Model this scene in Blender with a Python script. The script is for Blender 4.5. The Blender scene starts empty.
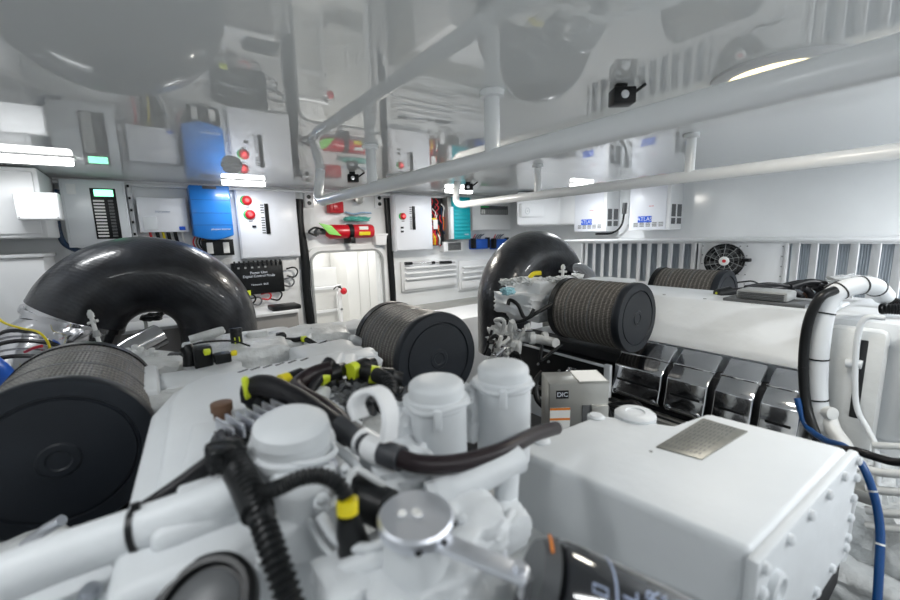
import bpy, bmesh, math, random
from math import sin, cos, pi, radians, atan2, sqrt
from mathutils import Vector, Matrix, noise
random.seed(7)
S = bpy.context.scene
C = S.collection

# ------------------------------------------------------------------ camera
FPX = 406.8
PI_, RO_, YA_ = radians(9.08), radians(-1.53), radians(35.95)
FW = Vector((sin(YA_)*cos(PI_), cos(YA_)*cos(PI_), -sin(PI_)))
R0 = Vector((cos(YA_), -sin(YA_), 0)); U0 = R0.cross(FW)
RT = R0*cos(RO_) + U0*sin(RO_); UP = U0*cos(RO_) - R0*sin(RO_)
EYE = Vector((0, 0, 1.6)); ZC = 2.0
cd = bpy.data.cameras.new('camera'); cam = bpy.data.objects.new('camera', cd); C.objects.link(cam)
m3 = Matrix((RT, UP, -FW)).transposed()
cam.matrix_world = Matrix.Translation(EYE) @ m3.to_4x4()
cd.sensor_width = 36; cd.lens = FPX/900*36; cd.clip_start = 0.02
cd.dof.use_dof = True; cd.dof.focus_distance = 2.1; cd.dof.aperture_fstop = 2.8
S.camera = cam
def ray(u, v): return FW*FPX + RT*(u-450) - UP*(v-300)
def at(u, v, ax, val):
    d = ray(u, v); t = (val - EYE[ax])/d[ax]; return EYE + d*t
def P(u, v, d): return EYE + ray(u, v)/FPX*d

# ------------------------------------------------------------------ materials
MATS = {}
def mat(name, col, rough=.4, metal=0, bump=0, bscale=20, var=0, coat=0, ior=1.5, emit=None, es=0, alpha=1, trans=0, spec=None, vscale=6):
    if name in MATS: return MATS[name]
    m = bpy.data.materials.new(name); m.use_nodes = True; nt = m.node_tree; b = nt.nodes['Principled BSDF']
    b.inputs['Base Color'].default_value = (*col, 1); b.inputs['Roughness'].default_value = rough
    b.inputs['Metallic'].default_value = metal; b.inputs['IOR'].default_value = ior
    b.inputs['Coat Weight'].default_value = coat; b.inputs['Coat Roughness'].default_value = .05
    b.inputs['Transmission Weight'].default_value = trans
    if spec is not None: b.inputs['Specular IOR Level'].default_value = spec
    if emit: b.inputs['Emission Color'].default_value = (*emit, 1); b.inputs['Emission Strength'].default_value = es
    tc = nt.nodes.new('ShaderNodeTexCoord')
    if var:
        n = nt.nodes.new('ShaderNodeTexNoise'); n.inputs['Scale'].default_value = vscale; n.inputs['Detail'].default_value = 5
        nt.links.new(tc.outputs['Object'], n.inputs['Vector'])
        r = nt.nodes.new('ShaderNodeValToRGB'); r.color_ramp.elements[0].position = .3; r.color_ramp.elements[1].position = .7
        r.color_ramp.elements[0].color = (*[c*(1-var) for c in col], 1); r.color_ramp.elements[1].color = (*[min(1, c*(1+var)) for c in col], 1)
        nt.links.new(n.outputs['Fac'], r.inputs['Fac']); nt.links.new(r.outputs['Color'], b.inputs['Base Color'])
    if bump:
        n = nt.nodes.new('ShaderNodeTexNoise'); n.inputs['Scale'].default_value = bscale; n.inputs['Detail'].default_value = 4
        nt.links.new(tc.outputs['Object'], n.inputs['Vector'])
        bp = nt.nodes.new('ShaderNodeBump'); bp.inputs['Strength'].default_value = bump; bp.inputs['Distance'].default_value = .01
        nt.links.new(n.outputs['Fac'], bp.inputs['Height']); nt.links.new(bp.outputs['Normal'], b.inputs['Normal'])
    MATS[name] = m; return m
white_wall = mat('white_wall', (.86, .88, .89), .12, var=.02, bump=.03, bscale=3)
white_flat = mat('white_flat', (.78, .79, .80), .35)
ceil_m = mat('ceiling_gloss', (.84, .86, .86), .015, ior=1.9)
ceil_w = mat('ceiling_white_gloss', (.80, .82, .83), .02, ior=2.1)
engine_w = mat('engine_white', (.66, .685, .705), .48, var=.04, bump=.12, bscale=25)
engine_c = mat('engine_cream', (.63, .64, .63), .35, var=.08, bump=.2, bscale=40)
cast_w = mat('cast_white', (.60, .615, .615), .38, var=.14, bump=.5, bscale=60, vscale=14)
panel_w = mat('panel_white', (.79, .81, .86), .3)
panel_g = mat('panel_grey', (.72, .75, .78), .25)
box_w = mat('box_white', (.85, .86, .87), .3)
pipe_w = mat('pipe_white', (.88, .90, .91), .22, coat=.2)
rubber = mat('rubber_duct', (.022, .024, .029), .30, spec=.4, var=.55, bump=.25, bscale=30, coat=.35, vscale=9)
cap_m = mat('cap_rubber', (.010, .013, .018), .45, spec=.35, var=.2)
black = mat('black_plastic', (.007, .008, .009), .38, spec=.3)
blackr = mat('black_hose', (.008, .008, .010), .42, spec=.28, bump=.1, bscale=50)
purple = mat('hose_burgundy', (.014, .008, .010), .38, spec=.35)
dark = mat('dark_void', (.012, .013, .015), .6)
greyd = mat('grey_dark', (.10, .105, .11), .4)
grey = mat('grey_mid', (.30, .31, .31), .4)
shrink = mat('heat_shrink', (.035, .038, .045), .5)
stone = mat('stone_grey', (.30, .30, .28), .35, var=.1)
bench = mat('bench_grey', (.28, .27, .26), .5)
steel = mat('stainless', (.55, .55, .57), .10, 1, bump=.04, bscale=12)
alu = mat('aluminium', (.72, .74, .79), .42, 1)
chromed = mat('black_chrome', (.62, .63, .65), .12, 1, var=.15, bump=.25, bscale=9)
chrome = mat('chrome', (.72, .73, .75), .08, 1)
galv = mat('galvanised', (.42, .42, .40), .3, .7, var=.15)
blue = mat('inverter_blue', (.012, .19, .62), .3, coat=.3)
blue2 = mat('box_blue', (.01, .10, .50), .35)
teal = mat('inverter_teal', (.0, .36, .42), .35)
bluehose = mat('blue_hose', (.003, .055, .20), .35)
labelblue = mat('label_blue', (.01, .10, .62), .4)
navy = mat('navy_cable', (.006, .03, .08), .4)
red = mat('red_paint', (.55, .008, .02), .28)
redp = mat('red_plastic', (.60, .02, .03), .35)
redl = mat('red_lamp', (.8, .05, .06), .25, emit=(1, .12, .12), es=.6)
green = mat('green_plastic', (.03, .45, .12), .35)
lime = mat('lime', (.30, .75, .15), .45)
yellow = mat('yellow', (.75, .62, .01), .4)
yellowg = mat('yellow_green', (.60, .70, .03), .4)
orange = mat('orange', (.75, .22, .02), .5)
brown = mat('brown', (.13, .07, .04), .5)
tealcloth = mat('teal_cloth', (.10, .42, .36), .7)
plaque = mat('plaque', (.20, .20, .18), .35, .3, var=.12, vscale=60)
clear = mat('clear_plastic', (.75, .77, .78), .15, trans=.35, coat=.4)
paper = mat('paper', (.8, .8, .78), .6)
screen = mat('green_screen', (.1, .7, .4), .3, emit=(.25, 1, .55), es=1.2)
letter = mat('lettering', (.72, .76, .84), .5)
letterg = mat('lettering_grey', (.30, .36, .50), .5)
lampe = mat('lamp_diffuser', (.9, .9, .9), .4, emit=(1, .99, .97), es=2.2)
lampy = mat('lamp_warm', (.9, .85, .7), .4, emit=(1, .80, .42), es=1.5)
cream = mat('cream_panel', (.72, .72, .70), .4)
fin_m = mat('radiator', (.55, .60, .65), .4)

def add_wrap(m):
    nt = m.node_tree; b = nt.nodes['Principled BSDF']; tc = nt.nodes.new('ShaderNodeTexCoord'); w = nt.nodes.new('ShaderNodeTexWave')
    w.wave_type = 'BANDS'; w.bands_direction = 'DIAGONAL'; w.inputs['Scale'].default_value = 22; w.inputs['Distortion'].default_value = 3; w.inputs['Detail'].default_value = 3
    nt.links.new(tc.outputs['Object'], w.inputs['Vector']); bp = nt.nodes.new('ShaderNodeBump'); bp.inputs['Strength'].default_value = .10; bp.inputs['Distance'].default_value = .003
    nt.links.new(w.outputs['Fac'], bp.inputs['Height'])
    old = b.inputs['Normal'].links[0].from_node; nt.links.new(old.outputs['Normal'], bp.inputs['Normal']); nt.links.new(bp.outputs['Normal'], b.inputs['Normal'])
add_wrap(rubber)
def filter_mat():
    m = bpy.data.materials.new('filter_mesh'); m.use_nodes = True; nt = m.node_tree; b = nt.nodes['Principled BSDF']
    tc = nt.nodes.new('ShaderNodeTexCoord')
    w = nt.nodes.new('ShaderNodeTexWave'); w.wave_type = 'BANDS'; w.bands_direction = 'Y'; w.inputs['Scale'].default_value = 15
    w.inputs['Distortion'].default_value = .6; w.inputs['Detail'].default_value = 0
    v = nt.nodes.new('ShaderNodeTexNoise'); v.inputs['Scale'].default_value = 170
    nt.links.new(tc.outputs['Object'], w.inputs['Vector']); nt.links.new(tc.outputs['Object'], v.inputs['Vector'])
    r = nt.nodes.new('ShaderNodeValToRGB'); r.color_ramp.elements[0].position = .0; r.color_ramp.elements[1].position = 1
    r.color_ramp.elements[0].color = (.085, .078, .069, 1); r.color_ramp.elements[1].color = (.24, .225, .205, 1)
    e = r.color_ramp.elements.new(.8); e.color = (.13, .12, .107, 1)
    nt.links.new(w.outputs['Fac'], r.inputs['Fac'])
    mx = nt.nodes.new('ShaderNodeMixRGB'); mx.blend_type = 'MULTIPLY'; mx.inputs['Fac'].default_value = .8
    r2 = nt.nodes.new('ShaderNodeValToRGB'); r2.color_ramp.elements[0].position = .35; r2.color_ramp.elements[1].position = .65
    r2.color_ramp.elements[0].color = (.45, .45, .45, 1); r2.color_ramp.elements[1].color = (1.3, 1.3, 1.3, 1)
    nt.links.new(v.outputs['Fac'], r2.inputs['Fac'])
    nt.links.new(r.outputs['Color'], mx.inputs[1]); nt.links.new(r2.outputs['Color'], mx.inputs[2])
    nt.links.new(mx.outputs['Color'], b.inputs['Base Color']); b.inputs['Roughness'].default_value = .5; b.inputs['Metallic'].default_value = .25
    return m
filt_m = filter_mat()

# ------------------------------------------------------------------ mesh helpers
def box(bm, x0, x1, y0, y1, z0, z1, bev=0, M=None, seg=2):
    x0, x1 = min(x0, x1), max(x0, x1); y0, y1 = min(y0, y1), max(y0, y1); z0, z1 = min(z0, z1), max(z0, z1)
    t = bmesh.new(); bmesh.ops.create_cube(t, size=1)
    for v in t.verts: v.co = Vector((x0+(v.co.x+.5)*(x1-x0), y0+(v.co.y+.5)*(y1-y0), z0+(v.co.z+.5)*(z1-z0)))
    if bev: bmesh.ops.bevel(t, geom=t.edges[:], offset=min(bev, .49*min(x1-x0, y1-y0, z1-z0)), segments=seg, affect='EDGES', profile=.5)
    join(bm, t, M)
def join(bm, t, M=None):
    if M is not None: t.transform(M)
    me = bpy.data.meshes.new('tmp'); t.to_mesh(me); t.free(); bm.from_mesh(me); bpy.data.meshes.remove(me)
def frame_of(d):
    d = d.normalized(); a = Vector((0, 0, 1)) if abs(d.z) < .95 else Vector((1, 0, 0))
    x = d.cross(a).normalized(); y = x.cross(d).normalized(); return x, y
def sweep(bm, pts, rad, seg=16, cap=True):
    n = len(pts); rings = []; x = None
    for i in range(n):
        d = (pts[min(i+1, n-1)] - pts[max(i-1, 0)])
        if d.length < 1e-9: d = Vector((0, 0, 1))
        d.normalize()
        if x is None: x, _ = frame_of(d)
        else: x = (x - d*x.dot(d)).normalized()
        y = d.cross(x); r = rad[i] if isinstance(rad, (list, tuple)) else rad
        rings.append([bm.verts.new(pts[i] + (x*cos(2*pi*k/seg) + y*sin(2*pi*k/seg))*r) for k in range(seg)])
    for a, b in zip(rings, rings[1:]):
        for k in range(seg):
            bm.faces.new((a[k], a[(k+1) % seg], b[(k+1) % seg], b[k]))
    if cap:
        bm.faces.new(rings[0][::-1]); bm.faces.new(rings[-1])
def smooth_path(pts, n=8):
    pts = [Vector(p) for p in pts]
    if len(pts) < 3: 
        return [pts[0].lerp(pts[1], i/n) for i in range(n+1)]
    q = [2*pts[0]-pts[1]] + pts + [2*pts[-1]-pts[-2]]; out = []
    for i in range(1, len(q)-2):
        a, b, c, d = q[i-1:i+3]
        for k in range(n):
            t = k/n
            out.append(.5*((2*b)+(c-a)*t+(2*a-5*b+4*c-d)*t*t+(3*b-a-3*c+d)*t**3))
    out.append(pts[-1]); return out
def tube(bm, pts, r, seg=14, n=8, rib=0, pitch=.006):
    pl = smooth_path(pts, n)
    if isinstance(r, (list, tuple)):
        k = len(r)-1; rr = [r[min(int(i/(len(pl)-1)*k), k-1)] + (r[min(int(i/(len(pl)-1)*k)+1, k)] - r[min(int(i/(len(pl)-1)*k), k-1)])*((i/(len(pl)-1)*k) - min(int(i/(len(pl)-1)*k), k-1)) for i in range(len(pl))]
    else: rr = [r]*len(pl)
    if rib:
        L = [0]
        for a, b in zip(pl, pl[1:]): L.append(L[-1]+(b-a).length)
        m = int(L[-1]/pitch*4); q = []; r2 = []; j = 0
        for i in range(m+1):
            s = L[-1]*i/m
            while j < len(L)-2 and L[j+1] < s: j += 1
            t = (s-L[j])/max(1e-9, L[j+1]-L[j]); q.append(pl[j].lerp(pl[j+1], t)); r2.append(rr[j]*(1-rib if i % 4 in (0, 1) else 1))
        pl, rr = q, r2
    sweep(bm, pl, rr, seg)
def cyl(bm, a, b, r, seg=24, r2=None):
    a, b = Vector(a), Vector(b); sweep(bm, [a, b], [r, r if r2 is None else r2], seg)
def lathe(bm, a, d, prof, seg=32):
    """profile of (distance along d, radius)"""
    a, d = Vector(a), Vector(d).normalized(); x, y = frame_of(d); rings = []
    for s, r in prof:
        rings.append([bm.verts.new(a+d*s+(x*cos(2*pi*k/seg)+y*sin(2*pi*k/seg))*max(r, 1e-4)) for k in range(seg)])
    for p, q in zip(rings, rings[1:]):
        for k in range(seg): bm.faces.new((p[k], p[(k+1) % seg], q[(k+1) % seg], q[k]))
    bm.faces.new(rings[0][::-1]); bm.faces.new(rings[-1])
def prism(bm, poly, h, bev=0, M=None):
    """poly list of (x,y,z) tops; extruded down by vector h"""
    t = bmesh.new(); h = Vector(h); A = [t.verts.new(Vector(p)) for p in poly]; B = [t.verts.new(Vector(p)+h) for p in poly]
    t.faces.new(A); t.faces.new(B[::-1]); n = len(A)
    for i in range(n): t.faces.new((A[i], B[i], B[(i+1) % n], A[(i+1) % n]))
    bmesh.ops.recalc_face_normals(t, faces=t.faces[:])
    if bev: bmesh.ops.bevel(t, geom=t.edges[:], offset=bev, segments=3, affect='EDGES', profile=.5)
    join(bm, t, M)
def lump(bm, c, s, amp=.15, seed=0, freq=3, sub=4, sq=.6):
    t = bmesh.new(); bmesh.ops.create_icosphere(t, subdivisions=sub, radius=1)
    for v in t.verts:
        p = v.co.copy(); k = max(abs(p.x), abs(p.y), abs(p.z)); p = p*(1-sq) + p/k*sq*.85
        nn = noise.fractal(v.co*freq+Vector((seed*3.1, seed, 0)), .9, 2.1, 4)
        p *= 1+amp*nn
        v.co = Vector((c[0]+p.x*s[0], c[1]+p.y*s[1], c[2]+p.z*s[2]))
    join(bm, t)
def wloc(o):
    l = Vector((0, 0, 0))
    while o: l += o.location; o = o.parent
    return l
def obj(name, bm, m, parent=None, smooth=True):
    bmesh.ops.recalc_face_normals(bm, faces=bm.faces[:])
    if parent is None:
        zs = [v.co for v in bm.verts]; c = sum(zs, Vector())/max(1, len(zs)); c.z = min(v.z for v in zs)
        bm.transform(Matrix.Translation(-c))
    else: bm.transform(Matrix.Translation(-wloc(parent)))
    me = bpy.data.meshes.new(name); bm.to_mesh(me); bm.free(); me.materials.append(m)
    if smooth:
        for p in me.polygons: p.use_smooth = True
        try: me.set_sharp_from_angle(angle=radians(38))
        except Exception: pass
    o = bpy.data.objects.new(name, me); C.objects.link(o)
    if parent is None: o.location = c
    else: o.parent = parent
    return o
def thing(name, label, cat, loc, group=None):
    o = bpy.data.objects.new(name, None); C.objects.link(o); o.location = Vector(loc); o.empty_display_size = .05
    o['label'] = label; o['category'] = cat
    if group: o['group'] = group
    return o
def tag(o, label, cat, group=None, kind=None):
    o['label'] = label; o['category'] = cat
    if group: o['group'] = group
    if kind: o['kind'] = kind
    return o
def struct(name, bm, m):
    o = obj(name, bm, m); o['kind'] = 'structure'; return o
def B(name, m, parent, *b, bev=.002, M=None, label=None):
    bm = bmesh.new()
    for q in b: box(bm, *q, bev=bev, M=M)
    o = obj(name, bm, m, parent)
    if label: o['label'] = label
    return o
def T(name, m, parent, pts, r, **k):
    bm = bmesh.new(); tube(bm, pts, r, **k); return obj(name, bm, m, parent)
def text(name, s, size, org, xd, yd, m, parent, ext=.0006):
    cu = bpy.data.curves.new('tmp', 'FONT'); cu.body = s; cu.size = size; cu.align_x = 'CENTER'; cu.align_y = 'CENTER'; cu.extrude = ext
    to = bpy.data.objects.new('tmp', cu); C.objects.link(to); dg = bpy.context.evaluated_depsgraph_get(); dg.update()
    me = bpy.data.meshes.new_from_object(to.evaluated_get(dg)); bm = bmesh.new(); bm.from_mesh(me)
    bpy.data.objects.remove(to); bpy.data.meshes.remove(me)
    xd, yd = Vector(xd).normalized(), Vector(yd).normalized(); z = xd.cross(yd)
    M = Matrix((xd, yd, z)).transposed().to_4x4(); M.translation = Vector(org); bm.transform(M)
    return obj(name, bm, m, parent, smooth=False)
XF, YF = (1, 0, 0), (0, 0, 1)       # text on walls facing the camera side
XR, YR = (0, -1, 0), (0, 0, 1)

WALL_Y, WALL_X = 3.42, 3.62
def frect(u0, v0, u1, v1, y):
    um, vm = (u0+u1)/2, (v0+v1)/2
    return at(u0, vm, 1, y).x, at(u1, vm, 1, y).x, at(um, v1, 1, y).z, at(um, v0, 1, y).z
def rrect(u0, v0, u1, v1, x):
    um, vm = (u0+u1)/2, (v0+v1)/2
    return at(u1, vm, 0, x).y, at(u0, vm, 0, x).y, at(um, v1, 0, x).z, at(um, v0, 0, x).z

# ------------------------------------------------------------------ room shell
LX, BY = -.85, -1.9
dx0, dx1, dz1 = at(313, 290, 1, WALL_Y).x, at(381, 290, 1, WALL_Y).x, at(347, 252, 1, WALL_Y).z
bm = bmesh.new()
box(bm, LX-.1, dx0, WALL_Y, WALL_Y+.08, 0, ZC); box(bm, dx1, WALL_X+.1, WALL_Y, WALL_Y+.08, 0, ZC); box(bm, dx0, dx1, WALL_Y, WALL_Y+.08, dz1, ZC); box(bm, dx0, dx1, WALL_Y, WALL_Y+.08, 0, .25)
struct('wall_aft', bm, white_wall)
bm = bmesh.new(); box(bm, WALL_X, WALL_X+.1, BY, WALL_Y+.08, 0, ZC); struct('wall_right', bm, white_wall)
bm = bmesh.new(); box(bm, LX-.1, LX, BY, WALL_Y+.08, 0, ZC); struct('wall_left', bm, white_wall)
bm = bmesh.new(); box(bm, LX-.1, WALL_X+.1, BY-.1, BY, 0, ZC); struct('wall_forward', bm, white_wall)
bm = bmesh.new(); box(bm, LX-.1, WALL_X+.1, BY-.1, WALL_Y+.08, -.1, 0); struct('floor', bm, greyd)
XS = 1.71
bm = bmesh.new(); box(bm, LX-.1, XS, BY-.1, WALL_Y+.08, ZC, ZC+.08); struct('ceiling', bm, ceil_m)
bm = bmesh.new(); box(bm, XS, WALL_X+.1, BY-.1, 1.9, ZC, ZC+.08); struct('ceiling', bm, ceil_w)
bm = bmesh.new(); box(bm, XS, WALL_X+.1, 1.9, WALL_Y+.08, ZC, ZC+.08); struct('ceiling', bm, ceil_m)
bm = bmesh.new()
for i in range(60):
    y = -.3+i*.036; w = .0022+.002*random.random(); box(bm, XS-w, XS+w, y, y+.037, ZC-.0022-.0016*random.random(), ZC+.001)
struct('trim_ceiling', bm, stone)
bm = bmesh.new(); box(bm, LX, dx0-.02, WALL_Y-.012, WALL_Y, ZC-.02, ZC); box(bm, dx1+.02, WALL_X, WALL_Y-.012, WALL_Y, ZC-.02, ZC); struct('trim_aft', bm, white_flat)

# ---- door frame and the cabin beyond
bm = bmesh.new()
fr = .055; cxd = (dx0+dx1)/2
def rr_path(x0, x1, z0, z1, r, y, n=6):
    pts = [Vector((x0, y, z0))]
    for cx, cz, a0 in ((x0+r, z1-r, pi), (x1-r, z1-r, pi/2)):
        for k in range(n+1):
            a = a0 - k/n*pi/2; pts.append(Vector((cx+cos(a)*r, y, cz+sin(a)*r)))
    pts.append(Vector((x1, y, z0))); return pts
pi_ = rr_path(dx0-.01, dx1+.01, .25, dz1+.01, .09, WALL_Y); po = rr_path(dx0-fr, dx1+fr, .25, dz1+fr, .13, WALL_Y)
def strip(bm, A, Bp, y0, y1):
    va = [[bm.verts.new((p.x, y, p.z)) for p in L] for L in (A, Bp) for y in (y0, y1)]
    a0, a1, b0, b1 = va
    for i in range(len(A)-1):
        for q, w in ((a0, b0), (b0, b1), (b1, a1), (a1, a0)): bm.faces.new((q[i], q[i+1], w[i+1], w[i]))
strip(bm, pi_, po, WALL_Y-.035, WALL_Y+.01)
df = obj('door_1', bm, white_flat); df['kind'] = 'structure'
bm = bmesh.new()
pa = rr_path(dx0-.002, dx1+.002, .25, dz1+.002, .085, WALL_Y); pb = rr_path(dx0-.02, dx1+.02, .25, dz1+.02, .1, WALL_Y)
strip(bm, pa, pb, WALL_Y-.048, WALL_Y-.034); tag(obj('door_gasket', bm, grey, df), 'grey rubber gasket', 'gasket'); 
del df.children[0]['category']
CY = 5.0
bm = bmesh.new(); box(bm, .3, 2.9, CY, CY+.05, 0, ZC+.3); box(bm, .25, .3, WALL_Y+.1, CY, 0, ZC+.3); box(bm, 2.9, 2.95, WALL_Y+.1, CY, 0, ZC+.3); box(bm, .3, 2.9, WALL_Y+.1, CY, ZC+.25, ZC+.3); box(bm, .3, 2.9, WALL_Y+.1, CY, -.05, 0)
struct('wall_cabin', bm, cream)
t = thing('storage_rack', 'cream board with frame rails seen through the doorway', 'rack', (1.3, 4.2, 0))
x0, x1, z0, z1 = frect(313, 268, 338, 330, 4.1)
B('board', cream, t, (x0-.2, x1, 4.1, 4.13, .3, z1), bev=.004)
bm = bmesh.new(); zr = at(325, 288, 1, 4.06).z
box(bm, x0-.2, x1+.02, 4.03, 4.08, zr-.012, zr+.012); zr2 = at(325, 311, 1, 4.06).z; box(bm, x0-.2, x1+.02, 4.03, 4.08, zr2-.012, zr2+.012); box(bm, x1-.015, x1+.015, 4.03, 4.08, .3, zr+.02); obj('rail', bm, white_flat, t)
t = thing('locker', 'tall cream locker doors on right inside the doorway', 'locker', (1.95, 4.4, 0))
x0, x1, z0, z1 = frect(348, 255, 384, 330, 4.4)
B('side_panel', cream, t, (x0, x0+.14, 4.4, 4.9, .2, z1+.3)); 
for k in range(3): B('door', cream, t, (x0+.15+k*.13, x0+.275+k*.13, 4.42, 4.9, .2, z1+.2))
B('handle', grey, t, (x0+.16, x0+.175, 4.39, 4.42, 1.45, 1.56))
t = thing('valve', 'red valve handwheel on a pipe seen through the doorway', 'valve', at(343, 291, 1, 3.95))
c = at(343, 291, 1, 3.95)
bm = bmesh.new(); lathe(bm, c, (.3, -1, 0), [(0, .01), (0, .032), (.012, .036), (.024, .032), (.03, .012), (.034, .008)], 20); obj('handwheel', bm, red, t)
T('pipe', white_flat, t, [c+Vector((-.03, .03, 0)), c+Vector((-.045, .03, -.1)), c+Vector((-.02, .03, -.6))], .016)
T('lever', black, t, [c+Vector((-.11, -.03, .03)), c+Vector((-.07, -.03, .055)), c+Vector((-.03, -.03, .035)), c+Vector((0, 0, .005))], .006)

# black door seals (hanging strips)
def fstrip(label, pts, w):
    bm = bmesh.new(); sweep(bm, smooth_path([at(u, v, 1, WALL_Y-.04) for u, v in pts], 6), w, 12)
    for v in bm.verts: v.co.y = WALL_Y-.035 + (v.co.y-(WALL_Y-.04))*.6
    tag(obj('cable_bundle', bm, black), label, 'cable bundle')
fstrip('black wrapped cable bundle hanging left of the doorway', [(299, 199), (300, 225), (305, 255), (307, 290), (311, 325)], .034)
fstrip('black wrapped cable bundle hanging right of the doorway', [(387, 198), (389, 225), (391, 260), (393, 290), (394, 318)], .031)

# ------------------------------------------------------------------ aft wall equipment
def plate(name, label, cat, r, y, dep, m, group=None, bev=.004, zt=None):
    x0, x1, z0, z1 = r
    t = thing(name, label, cat, ((x0+x1)/2, y+dep, z0), group)
    B('body' if name != 'electrical_panel' else 'enclosure', m, t, (x0, x1, y, y+dep, z0, zt if zt else z1), bev=bev)
    return t
yp = 3.28
# leftmost grey breaker panel
r = frect(64, 186, 129, 247, yp); x0, x1, z0, z1 = r; z1 = ZC-.02
t = plate('electrical_panel', 'grey breaker panel with green display, leftmost panel on the aft wall', 'electrical panel', r, yp, .14, panel_g, zt=z1)
w, h = x1-x0, z1-z0
B('door', panel_g, t, (x0+.012, x1-.012, yp-.008, yp, z0+.012, z1-.012), bev=.003)
B('breaker_bezel', black, t, (x0+w*.44, x0+w*.84, yp-.012, yp-.006, z0+h*.12, z1-h*.12))
B('display', screen, t, (x0+w*.50, x0+w*.80, yp-.015, yp-.010, z1-h*.24, z1-h*.14), label='lit green display')
for k in range(12):
    zz = z0+h*.15+k*h*.048
    B('breaker', paper, t, (x0+w*.47, x0+w*.64, yp-.017, yp-.010, zz, zz+h*.026), bev=0)
    B('breaker', greyd, t, (x0+w*.70, x0+w*.78, yp-.02, yp-.010, zz, zz+h*.03), bev=0)
B('gauge', white_flat, t, (x0+w*.1, x0+w*.24, yp-.013, yp-.006, z1-h*.22, z1-h*.07), bev=.002)
# hinged brackets strip
t = thing('conduit_rail', 'narrow white vertical rail with black fixings between two panels', 'rail', at(131, 238, 1, 3.36))
x0, x1, z0, z1 = frect(130, 190, 134.5, 240, 3.34)
B('rail', white_flat, t, (x0, x1, 3.34, 3.42, z0, ZC-.03))
for k in range(5): B('fixing', black, t, (x0+.004, x0+.016, 3.33, 3.34, z0+.03+k*.075, z0+.045+k*.075))
# white charger
yc = 3.31; r = frect(138, 198, 187, 232, yc); x0, x1, z0, z1 = r
t = plate('battery_charger', 'white battery charger with small blue label beside the blue inverter', 'charger', r, yc, .11, panel_w)
w, h = x1-x0, z1-z0
B('vent', panel_g, t, (x0+w*.08, x0+w*.36, yc-.004, yc, z0+h*.06, z0+h*.45))
B('label_plate', labelblue, t, (x1-w*.2, x1-w*.07, yc-.003, yc, z0+h*.05, z0+h*.16))
text('lettering', 'blue power', .018, ((x0+x1)/2, yc-.001, z0+h*.6), XF, YF, letterg, t)
for i, (u, m) in enumerate(((150, redp), (157, black), (163, yellow), (168, black), (175, black), (182, paper))):
    p = at(u, 233, 1, 3.36); T('cable', m, t, [p+Vector((0, 0, .01)), p+Vector((.004, 0, -.03)), p+Vector((.01, .02, -.09)), p+Vector((.02*sin(i), .03, -.2))], .011 if m is black else .008)
# blue inverter
yb = 3.27; r = frect(191.5, 188, 232, 240, yb); x0, x1, z0, z1 = r; z1 = ZC-.025; w, h = x1-x0, z1-z0
t = thing('inverter', 'bright blue inverter with curved bottom on the aft wall', 'inverter', ((x0+x1)/2, 3.42, z0))
bm = bmesh.new(); poly = [(x0, yb, z1), (x1, yb, z1), (x1, yb, z0+.03)]
for k in range(1, 8): a = k/8; poly.append((x1+(x0-x1)*a, yb, z0+.03-.03*sin(pi*a)))
poly.append((x0, yb, z0+.03)); prism(bm, poly, (0, .15, 0), .008); obj('casing', bm, blue, t)
for k in (.28, .5, .74): B('seam', mat('blue_seam', (.006, .09, .33), .5), t, (x0+.004, x1-.004, yb-.0015, yb+.002, z0+h*k-.0015, z0+h*k+.0015), bev=0)
B('indicator_strip', greyd, t, (x0+w*.33, x0+w*.67, yb-.004, yb+.01, z1-.022, z1-.003))
text('lettering', 'phoenix inverter', .018, (x0+w*.68, yb-.002, z0+h*.2), XF, YF, letter, t)
t = thing('terminal_box', 'black terminal box with two white fuse labels below blue inverter', 'terminal box', at(218, 256, 1, 3.34))
x0, x1, z0, z1 = frect(203, 241, 234, 255.5, 3.32); B('housing', black, t, (x0, x1, 3.32, 3.42, z0, z1+.01))
for k in (.22, .75): B('fuse_label', paper, t, (x0+(x1-x0)*(k-.1), x0+(x1-x0)*(k+.1), 3.314, 3.32, z0+.015, z1-.01))
for k in range(5):
    p = at(196+k*3, 238, 1, 3.38); T('cable', (redp, brown, black, orange, yellow)[k], t, [p+Vector((0, 0, .02)), p+Vector((-.02, -.01, -.03)), p+Vector((.0, -.01, -.08)), p+Vector((.05, .01, -.10))], .005)
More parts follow.
